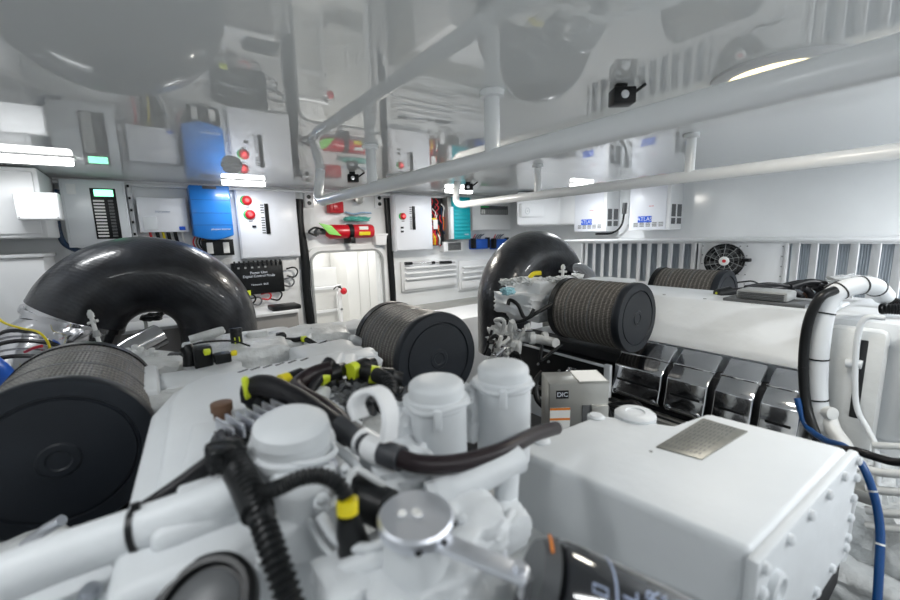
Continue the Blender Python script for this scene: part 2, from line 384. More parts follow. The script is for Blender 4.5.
# control cabinets with red/green lamps
def control_cab(label, r, y, lamps, strip, small, grp):
    x0, x1, z0, z1 = r; z1 = ZC-.03; w, h = x1-x0, z1-z0
    t = thing('control_cabinet', label, 'control cabinet', ((x0+x1)/2, 3.42, z0), grp)
    B('cabinet_body', panel_w, t, (x0, x1, y, 3.42, z0, z1), bev=.004); B('door', panel_w, t, (x0+.008, x1-.008, y-.012, y, z0+.008, z1-.008), bev=.004)
    yy = y-.012
    for fx, fz, rr in lamps:
        cx, cz = x0+w*fx, z0+h*fz
        bm = bmesh.new(); lathe(bm, (cx-.012, yy+.002, cz), (0, -1, 0), [(0, rr), (.006, rr), (.009, rr*.85)], 20); lo = obj('lamp_bezel', bm, green, t)
        bm = bmesh.new(); lathe(bm, (cx, yy+.002, cz), (0, -1, 0), [(0, rr), (.012, rr), (.022, rr*.7), (.026, rr*.3)], 20); obj('indicator_lamp', bm, redp, t)
        bm = bmesh.new(); lathe(bm, (cx, yy-.02, cz), (0, -1, 0), [(0, rr*.45), (.006, rr*.4)], 16); obj('lens', bm, redl, lo)
        B('nameplate', greyd, t, (cx-.014, cx+.014, yy-.002, yy, cz-rr-.016, cz-rr-.01), bev=0)
    fx, f0, f1, n, dirn = strip
    B('breaker_strip', black, t, (x0+w*fx-.014, x0+w*fx+.014, yy-.008, yy, z0+h*f0, z0+h*f1), bev=.001)
    for k in range(n):
        zz = z0+h*(f0+(f1-f0)*(k+.5)/n)
        if k == n//2+1: continue
        B('nameplate', greyd, t, (x0+w*fx-.042, x0+w*fx-.018, yy-.002, yy, zz-.005, zz+.003), bev=0)
    for fx, fz in small: B('rotary_switch', black, t, (x0+w*fx-.015, x0+w*fx+.012, yy-.008, yy, z0+h*fz-.008, z0+h*fz+.008)); 
    return t, x0, x1, z0, z1
r = frect(238, 192, 298, 258, 3.36)
t, x0, x1, z0, z1 = control_cab('white control cabinet with two red lamps, beside the blue inverter', r, 3.36, [(.17, .84, .034), (.2, .64, .034)], (.47, .36, .8, 12, 1), [(.25, .47)], 'white control cabinets')
prb = bmesh.new(); cx, cz = x1-.06, z0+.03; prism(prb, [(cx-.03, 3.347, cz-.008), (cx+.03, 3.347, cz-.008), (cx, 3.347, cz+.012)], (0, .002, 0)); obj('emblem', prb, panel_g, t)
r = frect(394.5, 193, 432, 250.5, 3.30)
control_cab('white control cabinet with one red lamp, right of the doorway', r, 3.30, [(.2, .62, .030)], (.48, .38, .8, 12, 1), [(.17, .42), (.17, .35)], 'white control cabinets')
# black network unit
yb = 3.36; x0, x1, z0, z1 = frect(233, 262, 284, 294, yb); w, h = x1-x0, z1-z0
t = thing('power_distributor', 'black electronic unit with white print and yellow tag', 'electronic unit', ((x0+x1)/2, 3.42, z0))
B('housing', black, t, (x0, x1, yb, 3.42, z0, z1), bev=.006)
for k in range(11): B('cooling_fin', black, t, (x0+w*(.04+k*.09), x0+w*(.07+k*.09), yb-.008, yb+.02, z1-.03, z1+.012), bev=.001)
for k in range(5): B('indicator', grey, t, (x0+w*(.1+k*.13), x0+w*(.14+k*.13), yb-.003, yb, z1-.045, z1-.032), bev=0)
text('lettering', 'Power Unit\nDigital Control Node', .026, ((x0+x1)/2, yb-.002, z0+h*.62), XF, YF, letter, t)
text('lettering', 'Network  BUS', .02, ((x0+x1)/2, yb-.002, z0+h*.3), XF, YF, letter, t)
B('tag', yellowg, t, (x0+w*.16, x0+w*.3, yb-.01, yb-.002, z0-.005, z0+h*.14), label='yellow tag')
for i, (u, v, rr, m) in enumerate(((292, 272, .045, black), (289, 282, .04, greyd), (276, 295, .045, black), (267, 296, .03, redp), (250, 299, .04, black), (257, 301, .035, greyd))):
    c = at(u, v, 1, 3.37); T('cable', m, t, [c+Vector((-.04, .01, rr*.6)), c+Vector((rr*.4, 0, rr*.8)), c+Vector((rr, 0, 0)), c+Vector((rr*.3, 0, -rr*.9)), c+Vector((-.04, .01, -rr*.6))], .006, seg=8)
# mounting board
x0, x1, z0, z1 = frect(212, 258, 303, 322, 3.40); 
tag(B('mounting_board', white_flat, None, (x0-.6, x1, 3.41, 3.42, z0-.1, z1)), 'white mounting board behind the black electronic unit', 'board')
# sockets
for u, v, lb in ((309, 200, 'white double socket left of the red extinguisher'), (379.5, 201, 'white double socket right of the red extinguisher')):
    x0, x1, z0, z1 = frect(u-4.5, v-7, u+4.5, v+7, 3.4); t = thing('wall_socket', lb, 'socket', ((x0+x1)/2, 3.42, z0), 'double sockets above the door')
    B('face_plate', box_w, t, (x0, x1, 3.4, 3.42, z0, z1))
    for k in (.28, .72):
        bm = bmesh.new(); lathe(bm, ((x0+x1)/2, 3.401, z0+(z1-z0)*k), (0, -1, 0), [(0, .017), (.006, .016)], 14); obj('outlet', bm, black, t)
# alarm box, horn
t = thing('alarm_box', 'small red alarm box under the ceiling above extinguisher', 'alarm', at(337, 213, 1, 3.38))
x0, x1, z0, z1 = frect(329.5, 201, 344, 213, 3.34); B('housing', redp, t, (x0, x1, 3.34, 3.42, z0, z1), bev=.012)
B('button_plate', red, t, (x0+.03, x1-.03, 3.33, 3.345, z0+.02, z1-.02), bev=.004)
bm = bmesh.new(); lathe(bm, at(356, 200, 1, 3.40), (0, -1, 0), [(0, .02), (.03, .022), (.05, .034), (.07, .04), (.075, .03)], 20); tag(obj('alarm_horn', bm, galv), 'round grey alarm horn beside small red alarm box', 'horn')
bm = bmesh.new()
lump(bm, at(357, 219, 1, 3.36), (.12, .03, .022), .35, 3, 4); tag(obj('cloth', bm, tealcloth), 'teal cloth lying on top of the red extinguisher', 'cloth')
tag(T('cable', mat('pale_blue', (.35, .5, .7), .4), None, [at(345, 212, 1, 3.39), at(354, 214, 1, 3.37), at(362, 212.5, 1, 3.37), at(371, 213, 1, 3.39)], .007), 'pale blue cable between alarm box and socket', 'cable')
# extinguisher
a, b = at(325, 232, 1, 3.33), at(372.5, 231, 1, 3.33); L = (b-a).length
t = thing('fire_extinguisher', 'red fire extinguisher mounted horizontally above the doorway', 'fire extinguisher', ((a.x+b.x)/2, 3.42, a.z-.06))
bm = bmesh.new(); lathe(bm, a, b-a, [(0, .025), (.015, .042), (.04, .058), (L-.02, .058), (L-.004, .052), (L, .03)], 24); obj('cylinder', bm, red, t)
bm = bmesh.new(); lathe(bm, a, a-b, [(0, .022), (.05, .02), (.06, .03), (.075, .028), (.09, .01)], 14); obj('valve', bm, greyd, t)
T('handle', black, t, [a+Vector((-.02, -.02, .02)), a+Vector((-.09, -.03, .035)), a+Vector((-.14, -.03, .0)), a+Vector((-.08, -.03, -.03))], .008)
lp = a.lerp(b, .08); prb = bmesh.new(); prism(prb, [(lp.x-.1, 3.265, lp.z+.07), (lp.x, 3.265, lp.z+.05), (lp.x+.08, 3.265, lp.z-.035), (lp.x-.02, 3.265, lp.z-.02)], (0, .01, 0), .002); obj('tag', prb, lime, t)['label'] = 'bright green tag'
for k in (.5,): 
    c = a.lerp(b, k); bm = bmesh.new(); lathe(bm, c, b-a, [(-.02, .061), (-.02, .063), (.02, .063), (.02, .061)], 24); obj('strap', bm, black, t)
    B('bracket', black, t, (c.x-.02, c.x+.02, 3.26, 3.42, c.z-.1, c.z-.05))
c = a.lerp(b, .76); B('label_plate', yellow, t, (c.x-.05, c.x+.05, 3.262, 3.28, c.z-.035, c.z-.005)); c = a.lerp(b, .75); B('label_plate', paper, t, (c.x-.04, c.x+.04, 3.268, 3.29, c.z+.012, c.z+.04))
# white cup
x0, x1, z0, z1 = frect(375, 234, 387, 245, 3.33); t = thing('wall_cup', 'small white open box on wall at door corner', 'box', ((x0+x1)/2, 3.42, z0))
bm = bmesh.new(); cx = (x0+x1)/2; prism(bm, [(x0, 3.32, z1), (x1, 3.32, z1), (x1-.01, 3.33, z0), (x0+.01, 3.33, z0)], (0, .09, 0), .003); obj('container', bm, box_w, t)
B('rim', box_w, t, (x0-.005, x1+.005, 3.315, 3.325, z1-.012, z1+.003))
# teal inverter with open wiring bay
yt = 3.28; x0, x1, z0, z1 = frect(434, 196, 469.5, 240, yt); z1 = ZC-.03; w, h = x1-x0, z1-z0
t = thing('inverter', 'teal finned inverter with an open bay of red wiring', 'inverter', ((x0+x1)/2, 3.42, z0))
B('chassis', galv, t, (x0+w*.38, x1, yt, 3.42, z0, z1))
bm = bmesh.new(); box(bm, x0+w*.48, x1-.012, yt-.03, yt+.02, z0+.005, z1-.004, .003)
for k in range(11): box(bm, x0+w*.48+.012, x1-.03, yt-.036, yt-.02, z0+.02+k*(h-.03)/11, z0+.02+k*(h-.03)/11+.018, .003)
obj('finned_cover', bm, teal, t); text('lettering', 'MASS', .022, (x1-.07, yt-.038, z0+.05), XF, YF, letter, t)
B('side_plate', panel_g, t, (x0+w*.40, x0+w*.48, yt-.034, yt+.02, z0+.01, z1-.1))
B('wiring_bay', dark, t, (x0+.005, x0+w*.38, 3.36, 3.42, z0-.05, z1))
for k in range(26):
    m = (redp, redp, redp, navy, black, orange, paper)[k % 7]; xx = x0+w*(.04+.32*random.random()); zz = z0+h*(.2+.8*random.random())
    T('wire', m, t, [(xx, 3.35, zz), (xx+.03*random.uniform(-1, 1), 3.33, zz-.04), (xx+.03*random.uniform(-1, 1), 3.34, zz-.09), (xx+.02, 3.35, zz-.15)], .0055, seg=6, n=4)
B('terminal', paper, t, (x0+.02, x0+.07, 3.32, 3.35, z0+.11, z0+.2)); B('terminal', yellow, t, (x0, x0+.06, 3.325, 3.35, z0+.2, z0+.215))
for k in range(6):
    xx = x0+.015+k*.018; T('wire', (orange, yellow, redp, brown, paper, black)[k], t, [(xx, 3.35, z0+.07), (xx, 3.32, z0+.02), (xx+.01, 3.34, z0-.04)], .007, seg=8)
x0, x1, z0, z1 = frect(444, 241.5, 463, 251.5, 3.33); t = thing('ventilation_box', 'small white box with a dark vent below teal inverter', 'vent box', ((x0+x1)/2, 3.42, z0))
B('housing', box_w, t, (x0, x1, 3.33, 3.42, z0, z1), bev=.004); B('grille', greyd, t, (x0+.05, x1-.03, 3.325, 3.335, z0+.012, z1-.012))
for k in range(4): B('slat', grey, t, (x0+.05, x1-.03, 3.32, 3.326, z0+.02+k*.012, z0+.023+k*.012), bev=0)
# breaker cabinet near right corner
yb = 3.36; x0, x1, z0, z1 = frect(472.5, 197, 510.5, 230, yb); z1 = ZC-.03; w, h = x1-x0, z1-z0
t = thing('breaker_cabinet', 'white breaker cabinet with dark window above two blue boxes', 'electrical cabinet', ((x0+x1)/2, 3.42, z0))
B('enclosure', box_w, t, (x0, x1, yb, 3.42, z0, z1), bev=.006); B('window_panel', greyd, t, (x0+w*.2, x0+w*.92, yb-.006, yb, z0+h*.5, z0+h*.78))
for k in range(13): B('breaker', grey if k > 1 else paper, t, (x0+w*(.21+k*.053), x0+w*(.245+k*.053), yb-.014, yb-.005, z0+h*.52, z0+h*.66), bev=0)
B('label_plate', green, t, (x0+w*.2, x0+w*.4, yb-.012, yb-.004, z0+h*.72, z0+h*.77))
for u0, u1, lb in ((473.5, 489, 'blue battery isolator box, left of two below the breaker cabinet'), (494, 508, 'blue battery isolator box, right of two below the breaker cabinet')):
    x0, x1, z0, z1 = frect(u0, 239, u1, 249, 3.34); t = thing('isolator_box', lb, 'isolator', ((x0+x1)/2, 3.42, z0), 'blue isolator boxes')
    B('housing', blue2, t, (x0, x1, 3.34, 3.42, z0, z1), bev=.008); B('terminal', black, t, (x0-.01, x0+.03, 3.33, 3.38, z0+.01, z1+.01)); B('terminal', black, t, (x1-.02, x1+.012, 3.335, 3.38, z0+.01, z1+.015))
    for k in range(4): T('cable', (redp, navy, black, navy)[k], t, [(x0+.02+k*.03, 3.37, z1), (x0+.03+k*.03, 3.36, z1+.03), (x0+.06+k*.04, 3.38, z1+.05)], .006, seg=8)
# louvred lockers below
for u0, u1, lb, n in ((404, 456, 'white drawer front with ribbed slats, right of the doorway', 3), (461.5, 488, 'white ribbed drawer front partly behind the right rubber duct', 3)):
    x0, x1, z0, z1 = frect(u0, 261, u1, 287, 3.38); x1 += (.25 if u0 > 440 else 0)
    t = thing('drawer_unit', lb, 'drawer unit', ((x0+x1)/2, 3.42, z0), 'ribbed drawer fronts under the cabinets'); h = z1-z0
    B('carcass', white_flat, t, (x0-.02, x1+.01, 3.39, 3.42, z0-.02, z1+.01)); 
    B('drawer', box_w, t, (x0, x1, 3.375, 3.39, z0, z0+h*.28)); 
    for k in range(3): B('slat', box_w, t, (x0+.01, x1-.01, 3.35, 3.385, z0+h*(.36+k*.2), z0+h*(.43+k*.2)), bev=.006)
x0 = at(399, 290, 1, 3.42).x
t = thing('tool_handle', 'black handled tool lying on drawer front top', 'tool', at(410, 264, 1, 3.36))
a = at(405, 263.5, 1, 3.36); b = at(455, 262, 1, 3.36)
cyl_ = bmesh.new(); cyl(cyl_, a, b, .006, 10); obj('rod', cyl_, steel, t)
for k, l in ((.0, .13), (.52, .05), (.68, .24)): 
    bm = bmesh.new(); cyl(bm, a.lerp(b, k), a.lerp(b, k+l), .014, 12); obj('grip', bm, black, t)
# stone counter front + white chest
z0, z1 = at(440, 306, 1, 3.3).z, at(440, 293, 1, 3.3).z
tag(B('counter', stone, None, (x0, WALL_X-.02, 3.0, 3.418, 0, z0+.02), bev=.006), 'grey stone counter below the drawer fronts', 'counter')
a = at(426, 312, 1, 2.95); tag(B('chest', white_flat, None, (a.x, a.x+1.0, 2.5, 2.98, 0, a.z), bev=.01), 'white chest in front of the grey counter', 'chest')
a = at(398, 308, 1, 3.3); 
bm = bmesh.new(); box(bm, dx1+.1, a.x+.05, 3.36, 3.42, 0, a.z, .004); tag(obj('bulkhead_panel', bm, white_flat), 'pale panel between doorway and stone counter', 'panel')

# left corner cabinets
x1, z0 = at(49, 237, 1, 2.95).x, at(30, 238, 1, 2.95).z
t = thing('wall_cabinet', 'large white cabinet hanging in the left corner', 'cabinet', (x1-.2, 3.2, z0)); B('carcass', white_flat, t, (LX+.01, x1, 2.95, 3.4, z0, ZC-.01), bev=.012)
B('door', white_flat, t, (LX+.03, x1-.02, 2.938, 2.95, z0+.02, ZC-.03), bev=.006)
x0, x1, z0, z1 = frect(14, 192, 60, 220, 2.86); t = thing('junction_box', 'white junction box on the left corner cabinet', 'junction box', ((x0+x1)/2, 2.9, z0))
B('housing', box_w, t, (x0, x1, 2.86, 2.937, z0, z1), bev=.008); B('lid', box_w, t, (x0+.004, x1-.004, 2.85, 2.86, z0+.004, z1-.004), bev=.004)
for px, pz in ((x0+.012, z0+.012), (x1-.012, z0+.012), (x1-.012, z1-.012)): B('screw', grey, t, (px-.003, px+.003, 2.847, 2.851, pz-.003, pz+.003), bev=0)
tag(T('cable', navy, None, [at(58, 190, 1, 3.32), at(57, 220, 1, 3.3), at(62, 240, 1, 3.3), at(71, 248, 1, 3.3), at(85, 252, 1, 3.36)], .015), 'dark blue cable curving below the left junction box', 'cable')
x1, z1 = at(44, 262, 1, 3.06).x, at(20, 258, 1, 3.06).z
t = thing('storage_cabinet', 'white low cabinet standing behind the stainless elbow', 'cabinet', (x1-.2, 3.0, 0)); B('carcass', white_flat, t, (LX+.01, x1, 3.06, 3.38, .0, z1), bev=.01); B('worktop', white_flat, t, (LX+.01, x1+.01, 3.04, 3.38, z1, z1+.02), bev=.006)
# grey bench under arch
z1 = at(150, 331, 1, 3.06).z; x1 = at(300, 331, 1, 3.06).x
t = thing('bench', 'grey bench with small slots seen through the arched duct', 'bench', (.3, 3.1, 0)); B('carcass', bench, t, (-.44, x1, 3.06, 3.38, 0, z1), bev=.008)
B('worktop', white_flat, t, (-.44, x1, 3.04, 3.38, z1, z1+.02)); 
for u in (113, 124): p = at(u, 341, 1, 3.05); B('slot', black, t, (p.x-.03 if u < 120 else p.x-.008, p.x+.03 if u < 120 else p.x+.008, 3.045, 3.06, p.z-.008, p.z+.008))
T('handle', greyd, t, [at(106, 357, 1, 3.03), at(106, 346, 1, 3.03), at(123, 345, 1, 3.03), at(124, 357, 1, 3.03)], .006, seg=8)
a = at(285, 308, 1, 3.15); tag(B('black_case', black, None, (a.x-.1, a.x+.1, 3.08, 3.25, z1+.02, max(a.z, z1+.05)), bev=.006), 'black case on bench left of the doorway', 'case')
T_ = thing('fitting', 'thin grey pipe bracket with black clamp seen inside the duct arch', 'bracket', at(146, 345, 1, 2.6))
T('stem', grey, T_, [at(146, 350, 1, 2.6), at(146, 325, 1, 2.6), at(143, 318, 1, 2.6)], .008); 
bm = bmesh.new(); lump(bm, at(152, 317, 1, 2.6), (.05, .03, .02), .5, 5, 4, 3); obj('clamp', bm, black, T_)

# ------------------------------------------------------------------ right wall equipment
XC = 3.41
def converter(label, y0, y1, zt):
    z0 = 1.6-.005; z1 = zt; t = thing('shore_converter', label, 'power converter', (3.56, (y0+y1)/2, z0), 'white power converters on the hull shelf')
    B('casing', box_w, t, (XC, WALL_X-.005, y0, y1, z0, z1), bev=.006); h = z1-z0; w = y1-y0
    B('front_panel', panel_w, t, (XC-.006, XC, y0+.03, y1-.004, z0+.006, z1-.01), bev=.002)
    B('label_plate', labelblue, t, (XC-.01, XC-.005, y1-w*.58, y1-w*.24, z0+h*.17, z0+h*.30), bev=0)
    text('lettering', 'ATLAS', .045, (XC-.0105, y1-w*.41, z0+h*.235), XR, YR, letter, t)
    for k in range(5):
        yy = y1-w*(.12+k*.155)
        bm = bmesh.new()
        for q in range(3): box(bm, XC-.008, XC-.004, yy-w*.12, yy-.004, z0+.03+q*.013, z0+.039+q*.013)
        obj('vent', bm, grey, t)
    for (a, b) in ((.1, .42), (.58, .92)):
        for (c, d) in ((.12, .24), (.27, .52)):
            B('side_vent', greyd, t, (XC+.2*a, XC+.2*b, y0-.003, y0+.002, z0+h*c, z0+h*d), bev=0)
    for q in (.2, .66): B('warning_label', mat('pinkred', (.75, .25, .27), .5), t, (XC-.008, XC-.005, y1-w*(q+.16), y1-w*q, z1-.035, z1-.018), bev=0)
    B('warning_label', redp, t, (XC-.008, XC-.005, y1-w*.62, y1-w*.5, z0+h*.5, z0+h*.51), bev=0)
converter('white power converter with blue label, left of two below the pipe', at(607, 200, 0, XC).y, at(575, 200, 0, XC).y, ZC-.012)
converter('white power converter with blue label, nearer one against open wall', at(671, 200, 0, XC).y, at(630, 200, 0, XC).y, ZC-.012)
t = thing('hose_loop', 'black cable loop hanging between the two white converters', 'cable', at(624, 215, 0, 3.56))
T('cable', black, t, [at(625, 204, 0, 3.56), at(624, 214, 0, 3.53), at(621, 226, 0, 3.55), at(612, 233, 0, 3.55), at(596, 234, 0, 3.58)], .009)
T('connector', greyd, t, [at(625, 203, 0, 3.54), at(624, 214, 0, 3.53)], .02)
# chiller unit
x0, x1 = at(518, 205, 1, 2.8).x, at(559.5, 205, 1, 2.8).x
t = thing('air_conditioner', 'white rounded unit with fan grille in the far right corner', 'ventilation unit', (3.2, 3.0, 1.65))
zb = at(540, 225.5, 1, 2.8).z; bm = bmesh.new(); prism(bm, [(at(u, 205, 1, y).x, y, ZC-.015) for u, y in ((517, 2.8), (559, 2.76), (576.5, 2.56), (587, 2.7), (560, 3.2), (519, 3.25))], (0, 0, zb-ZC+.015), .022); obj('casing', bm, box_w, t)
a, b, z0, z1 = frect(521, 204, 543.5, 217, 2.775); B('control_box', box_w, t, (a, b, 2.765, 2.805, z0, z1), bev=.006)
bm = bmesh.new(); lathe(bm, at(527, 211, 1, 2.77), (0, -1, 0), [(0, .032), (.008, .032), (.01, .028), (.004, .026), (.004, .008), (.01, .004)], 24); obj('fan_grille', bm, panel_g, t)
bm = bmesh.new(); lathe(bm, at(552, 209, 1, 2.81), (0, -1, 0), [(0, .05), (.02, .05), (.024, .04)], 24); obj('round_cover', bm, box_w, t)
# shelf + louvre plenum
XL = 3.05
zt, zl1, zl0 = 1.6-.075, 1.6-.10, 1.6-.40
ys = [at(u, 260, 0, XL).y for u in (582, 699, 786, 905)]
t = thing('air_intake_plenum', 'white air intake housing running along the hull side', 'air intake', (3.3, 1.0, 0))
bm = bmesh.new(); box(bm, XL+.04, WALL_X-.002, -.9, 2.48, 0, zt-.02); box(bm, XL-.012, WALL_X-.002, -.9, 2.48, zt-.02, zt, .006); box(bm, XL, XL+.04, -.9, 2.48, 0, zl0, .002)
box(bm, XL, XL+.04, ys[0], 2.48, zl0, zt-.02); box(bm, XL, XL+.04, ys[2], ys[1], zl0, zt-.02, .002); box(bm, XL, XL+.04, -.9, ys[3]-.1, zl0, zt-.02)
obj('housing', bm, white_flat, t)
for yy in (ys[1]-.02, ys[2]+.02, (ys[1]*.42+ys[2]*.58), (ys[1]*.5+ys[2]*.5)):
    for k in range(5):
        bm = bmesh.new(); lathe(bm, (XL+.001, yy, zl0+.04+k*.06), (-1, 0, 0), [(0, .005), (.004, .004)], 8); obj('bolt', bm, grey, t)
def louvre(label, y0, y1, pit):
    t = thing('louvre_grille', label, 'louvre', (XL, (y0+y1)/2, zl0), 'white louvre grilles on the hull side')
    bm = bmesh.new(); box(bm, XL-.006, XL+.03, y0, y1, zl1-.004, zl1+.012, .002); box(bm, XL-.006, XL+.03, y0, y1, zl0-.01, zl0+.006, .002); box(bm, XL-.006, XL+.03, y0-.01, y0+.008, zl0, zl1, .002); box(bm, XL-.006, XL+.03, y1-.008, y1+.01, zl0, zl1, .002); obj('frame', bm, white_flat, t)
    bm = bmesh.new(); n = int((y1-y0)/.011)
    box(bm, XL+.036, XL+.039, y0, y1, zl0, zl1)
    for k in range(n): yy = y0+(k+.5)*(y1-y0)/n; box(bm, XL+.022, XL+.037, yy-.0018, yy+.0018, zl0, zl1)
    obj('radiator_core', bm, fin_m, t)
    n = round((y1-y0)/pit)
    for k in range(n):
        yy = y0+(k+.5)*(y1-y0)/n; M = Matrix.Translation((XL+.004, yy, 0)) @ Matrix.Rotation(radians(-25), 4, 'Z')
        B('slat', white_flat, t, (-.004, .004, -pit*.25, pit*.25, zl0, zl1), bev=.0015, M=M)
louvre('white vertical louvre grille below the two white converters', ys[1], ys[0], .082)
louvre('white vertical louvre grille at the right edge, behind the black hoses', ys[3]-.1, ys[2], .082)
# fan
c = at(724, 261, 0, XL-.05); t = thing('cooling_fan', 'black round axial fan with white hub between the louvre grilles', 'fan', c)
d = Vector((-1, -.35, .05)).normalized(); R = .112
bm = bmesh.new(); lathe(bm, c-d*.03, d, [(0, R*.9), (0, R), (.035, R), (.04, R*.95), (.04, R*.9), (.005, R*.9)], 40); obj('shroud', bm, black, t)
bm = bmesh.new(); lathe(bm, c-d*.025, d, [(0, R*.9), (.004, R*.9)], 32); obj('backplate', bm, greyd, t)
x, y = frame_of(d)
for k in range(10):
    a = 2*pi*k/10; e = x*cos(a)+y*sin(a); f = x*cos(a+.35)+y*sin(a+.35); bm = bmesh.new(); cyl(bm, c+d*.012+e*R*.2, c+d*.012+f*R*.95, .0022, 6); obj('grille_rib', bm, grey, t)
    prb = bmesh.new(); prism(prb, [c+e*R*.2, c+e*R*.86, c+f*R*.84+d*.006, c+f*R*.2+d*.006], d*.002); obj('blade', prb, black, t, smooth=False)
for rr in (.45, .7): 
    bm = bmesh.new(); tube(bm, [c+d*.013+(x*cos(2*pi*k/24)+y*sin(2*pi*k/24))*R*rr for k in range(25)], .0015, seg=6, n=2); obj('grille_ring', bm, grey, t)
bm = bmesh.new(); lathe(bm, c+d*.01, d, [(0, R*.26), (.01, R*.26), (.014, R*.2)], 24); h_ = obj('hub', bm, paper, t)
bm = bmesh.new(); lathe(bm, c+d*.022, d, [(0, R*.11), (.003, R*.09)], 12); obj('hub_emblem', bm, redp, h_)
B('mounting_lug', black, t, (c.x-.02, c.x+.03, c.y-R-.03, c.y-R+.01, c.z-.0, c.z+.02))
T('cable', black, t, [c+Vector((0, -.03, -.1)), c+Vector((-.02, -.08, -.13)), c+Vector((0, -.16, -.12)), c+Vector((.02, -.2, -.14))], .005)

# ------------------------------------------------------------------ ceiling fittings
def ceil_pipe(name, label, x, yend, r, zr, flanges, z1e):
    t = thing(name, label, 'pipe', (x, yend, zr), 'white pipes under the ceiling')
    pts = [Vector((x+.03, yend, ZC))]
    pts += [Vector((x+.015, yend, zr+.09)), Vector((x, yend-.02, zr+.03)), Vector((x, yend-.09, zr))]
    pts += [Vector((x, yend-.3, zr)), Vector((x, .8, zr)), Vector((x, -.5, z1e)), Vector((x, BY+.01, z1e))]
    T('pipe_run', pipe_w, t, pts, r, seg=24, n=10)
    for fy in flanges:
        bm = bmesh.new(); lathe(bm, (x, fy, zr), (0, 0, 1), [(0, r*.8), (ZC-zr-.02, r*.8), (ZC-zr-.018, r*1.25), (ZC-zr-.004, r*1.3), (ZC-zr, r*1.2)], 24); obj('hanger', bm, pipe_w, t)
ceil_pipe('ceiling_pipe', 'thick white pipe under the ceiling running over the left engine', .83, 2.45, .028, 1.6+.214, (1.71, .916, -.3), 1.6+.225)
ceil_pipe('ceiling_pipe', 'thinner white pipe under the ceiling nearer the right wall', 1.92, 2.55, .025, 1.6+.222, (1.72, .858, -.3), 1.6+.222)
tag(T('ceiling_cable_pipe', pipe_w, None, [(LX+.01, 3.36, ZC-.03), (1.0, 3.36, ZC-.03), (2.85, 3.36, ZC-.03)], .011), 'thin white conduit along top of aft wall', 'conduit')
def lamp(label, x0, x1, y, power, w=.05):
    t = thing('ceiling_lamp', label, 'lamp', ((x0+x1)/2, y, ZC), 'linear ceiling lamps')
    B('lamp_body', white_flat, t, (x0, x1, y-w*.5, y+w*.62, ZC-.006, ZC), bev=.002)
    B('diffuser', lampe, t, (x0+.008, x1-.008, y-w*.45, y+w*.45, ZC-.036, ZC-.004), bev=.008)
    ld = bpy.data.lights.new('lamp_light', 'AREA'); ld.shape = 'RECTANGLE'; ld.size = x1-x0-.04; ld.size_y = w*.8; ld.energy = power; ld.color = (.95, .98, 1)
    lo = bpy.data.objects.new('lamp_light', ld); C.objects.link(lo); lo.location = (0, 0, -.040); lo.parent = t
LP = 9
lamp('linear ceiling lamp near the left edge of the frame', -.62, -.235, 2.62, LP*.12, .06)
lamp('short linear ceiling lamp in front of the two-lamp control cabinet', .42, .70, 3.10, LP*.12)
lamp('short linear ceiling lamp beside black camera, before the teal inverter', 2.12, 2.42, 2.95, LP*.12)
lamp('short linear ceiling lamp in front of the left white converter', 2.86, 3.15, 2.2, LP*.2)
for lb, x, y in (('linear ceiling lamp over the camera, left one', -.4, .5), ('linear ceiling lamp forward of the left engine', .35, -.55), ('linear ceiling lamp forward between the engines', 1.45, -.75), ('linear ceiling lamp forward of the right engine', 2.7, -.5), ('linear ceiling lamp forward near the bulkhead', .9, -1.5)):
    lamp(lb, x-.22, x+.22, y, LP*(.13 if x < 1 else .7 if x < 2 else 1.4), .07)
def downlight(label, x, y, r, power, m, rim):
    t = thing('round_ceiling_light', label, 'lamp', (x, y, ZC), 'round ceiling lights')
    bm = bmesh.new(); lathe(bm, (x, y, ZC), (0, 0, -1), [(0, r), (rim*.5, r), (rim, r*.93), (rim, r*.80), (rim*.9, r*.78)], 48); obj('rim', bm, white_flat, t)
    bm = bmesh.new(); lathe(bm, (x, y, ZC-rim*.6), (0, 0, -1), [(0, r*.77), (rim*.42, r*.76)], 48); obj('diffuser', bm, m, t)
    ld = bpy.data.lights.new('lamp_light', 'AREA'); ld.shape = 'DISK'; ld.size = r*1.4; ld.energy = power; ld.color = (1, .95, .87)
    lo = bpy.data.objects.new('lamp_light', ld); C.objects.link(lo); lo.location = (0, 0, -rim*1.15); lo.parent = t
downlight('large round warm ceiling light above the thick white pipe', 1.38, .41, .152, 1.6, lampy, .014)
downlight('small round warm ceiling light before the one-lamp control cabinet', 1.42, 2.46, .11, 6, lampy, .014)
bm = bmesh.new(); lathe(bm, (.40, 2.5, ZC), (0, 0, -1), [(0, .05), (.012, .052), (.016, .045), (.03, .043), (.04, .03), (.045, .01)], 28); tag(obj('smoke_detector', bm, white_flat), 'round white smoke detector on the ceiling near blue inverter', 'detector')
def ccam(label, u, v, s, d):
    p = at(u, v, 2, ZC); t = thing('ceiling_camera', label, 'camera', p, 'black cameras on the ceiling'); d = Vector(d).normalized(); side = d.cross(Vector((0, 0, 1)))
    M = Matrix((d, side, Vector((0, 0, 1)))).transposed().to_4x4(); M.translation = p
    B('bracket', black, t, (-.2*s, .2*s, -.35*s, .35*s, -.35*s, 0), bev=.002, M=M)
    B('camera_body', black, t, (-.5*s, .6*s, -.75*s, .6*s, -1.25*s, -.3*s), bev=.1*s, M=M)
    bm = bmesh.new(); lathe(bm, p+d*.6*s+Vector((0, 0, -.8*s)), d, [(0, .26*s), (.12*s, .24*s), (.13*s, .1*s)], 18); obj('lens', bm, chromed, t)
    T('cable', black, t, [p-side*.7*s+Vector((0, 0, -.6*s)), p-side*1.0*s+Vector((0, 0, -.4*s)), p-side*1.5*s+Vector((0, 0, -.05*s))], .1*s, seg=8)
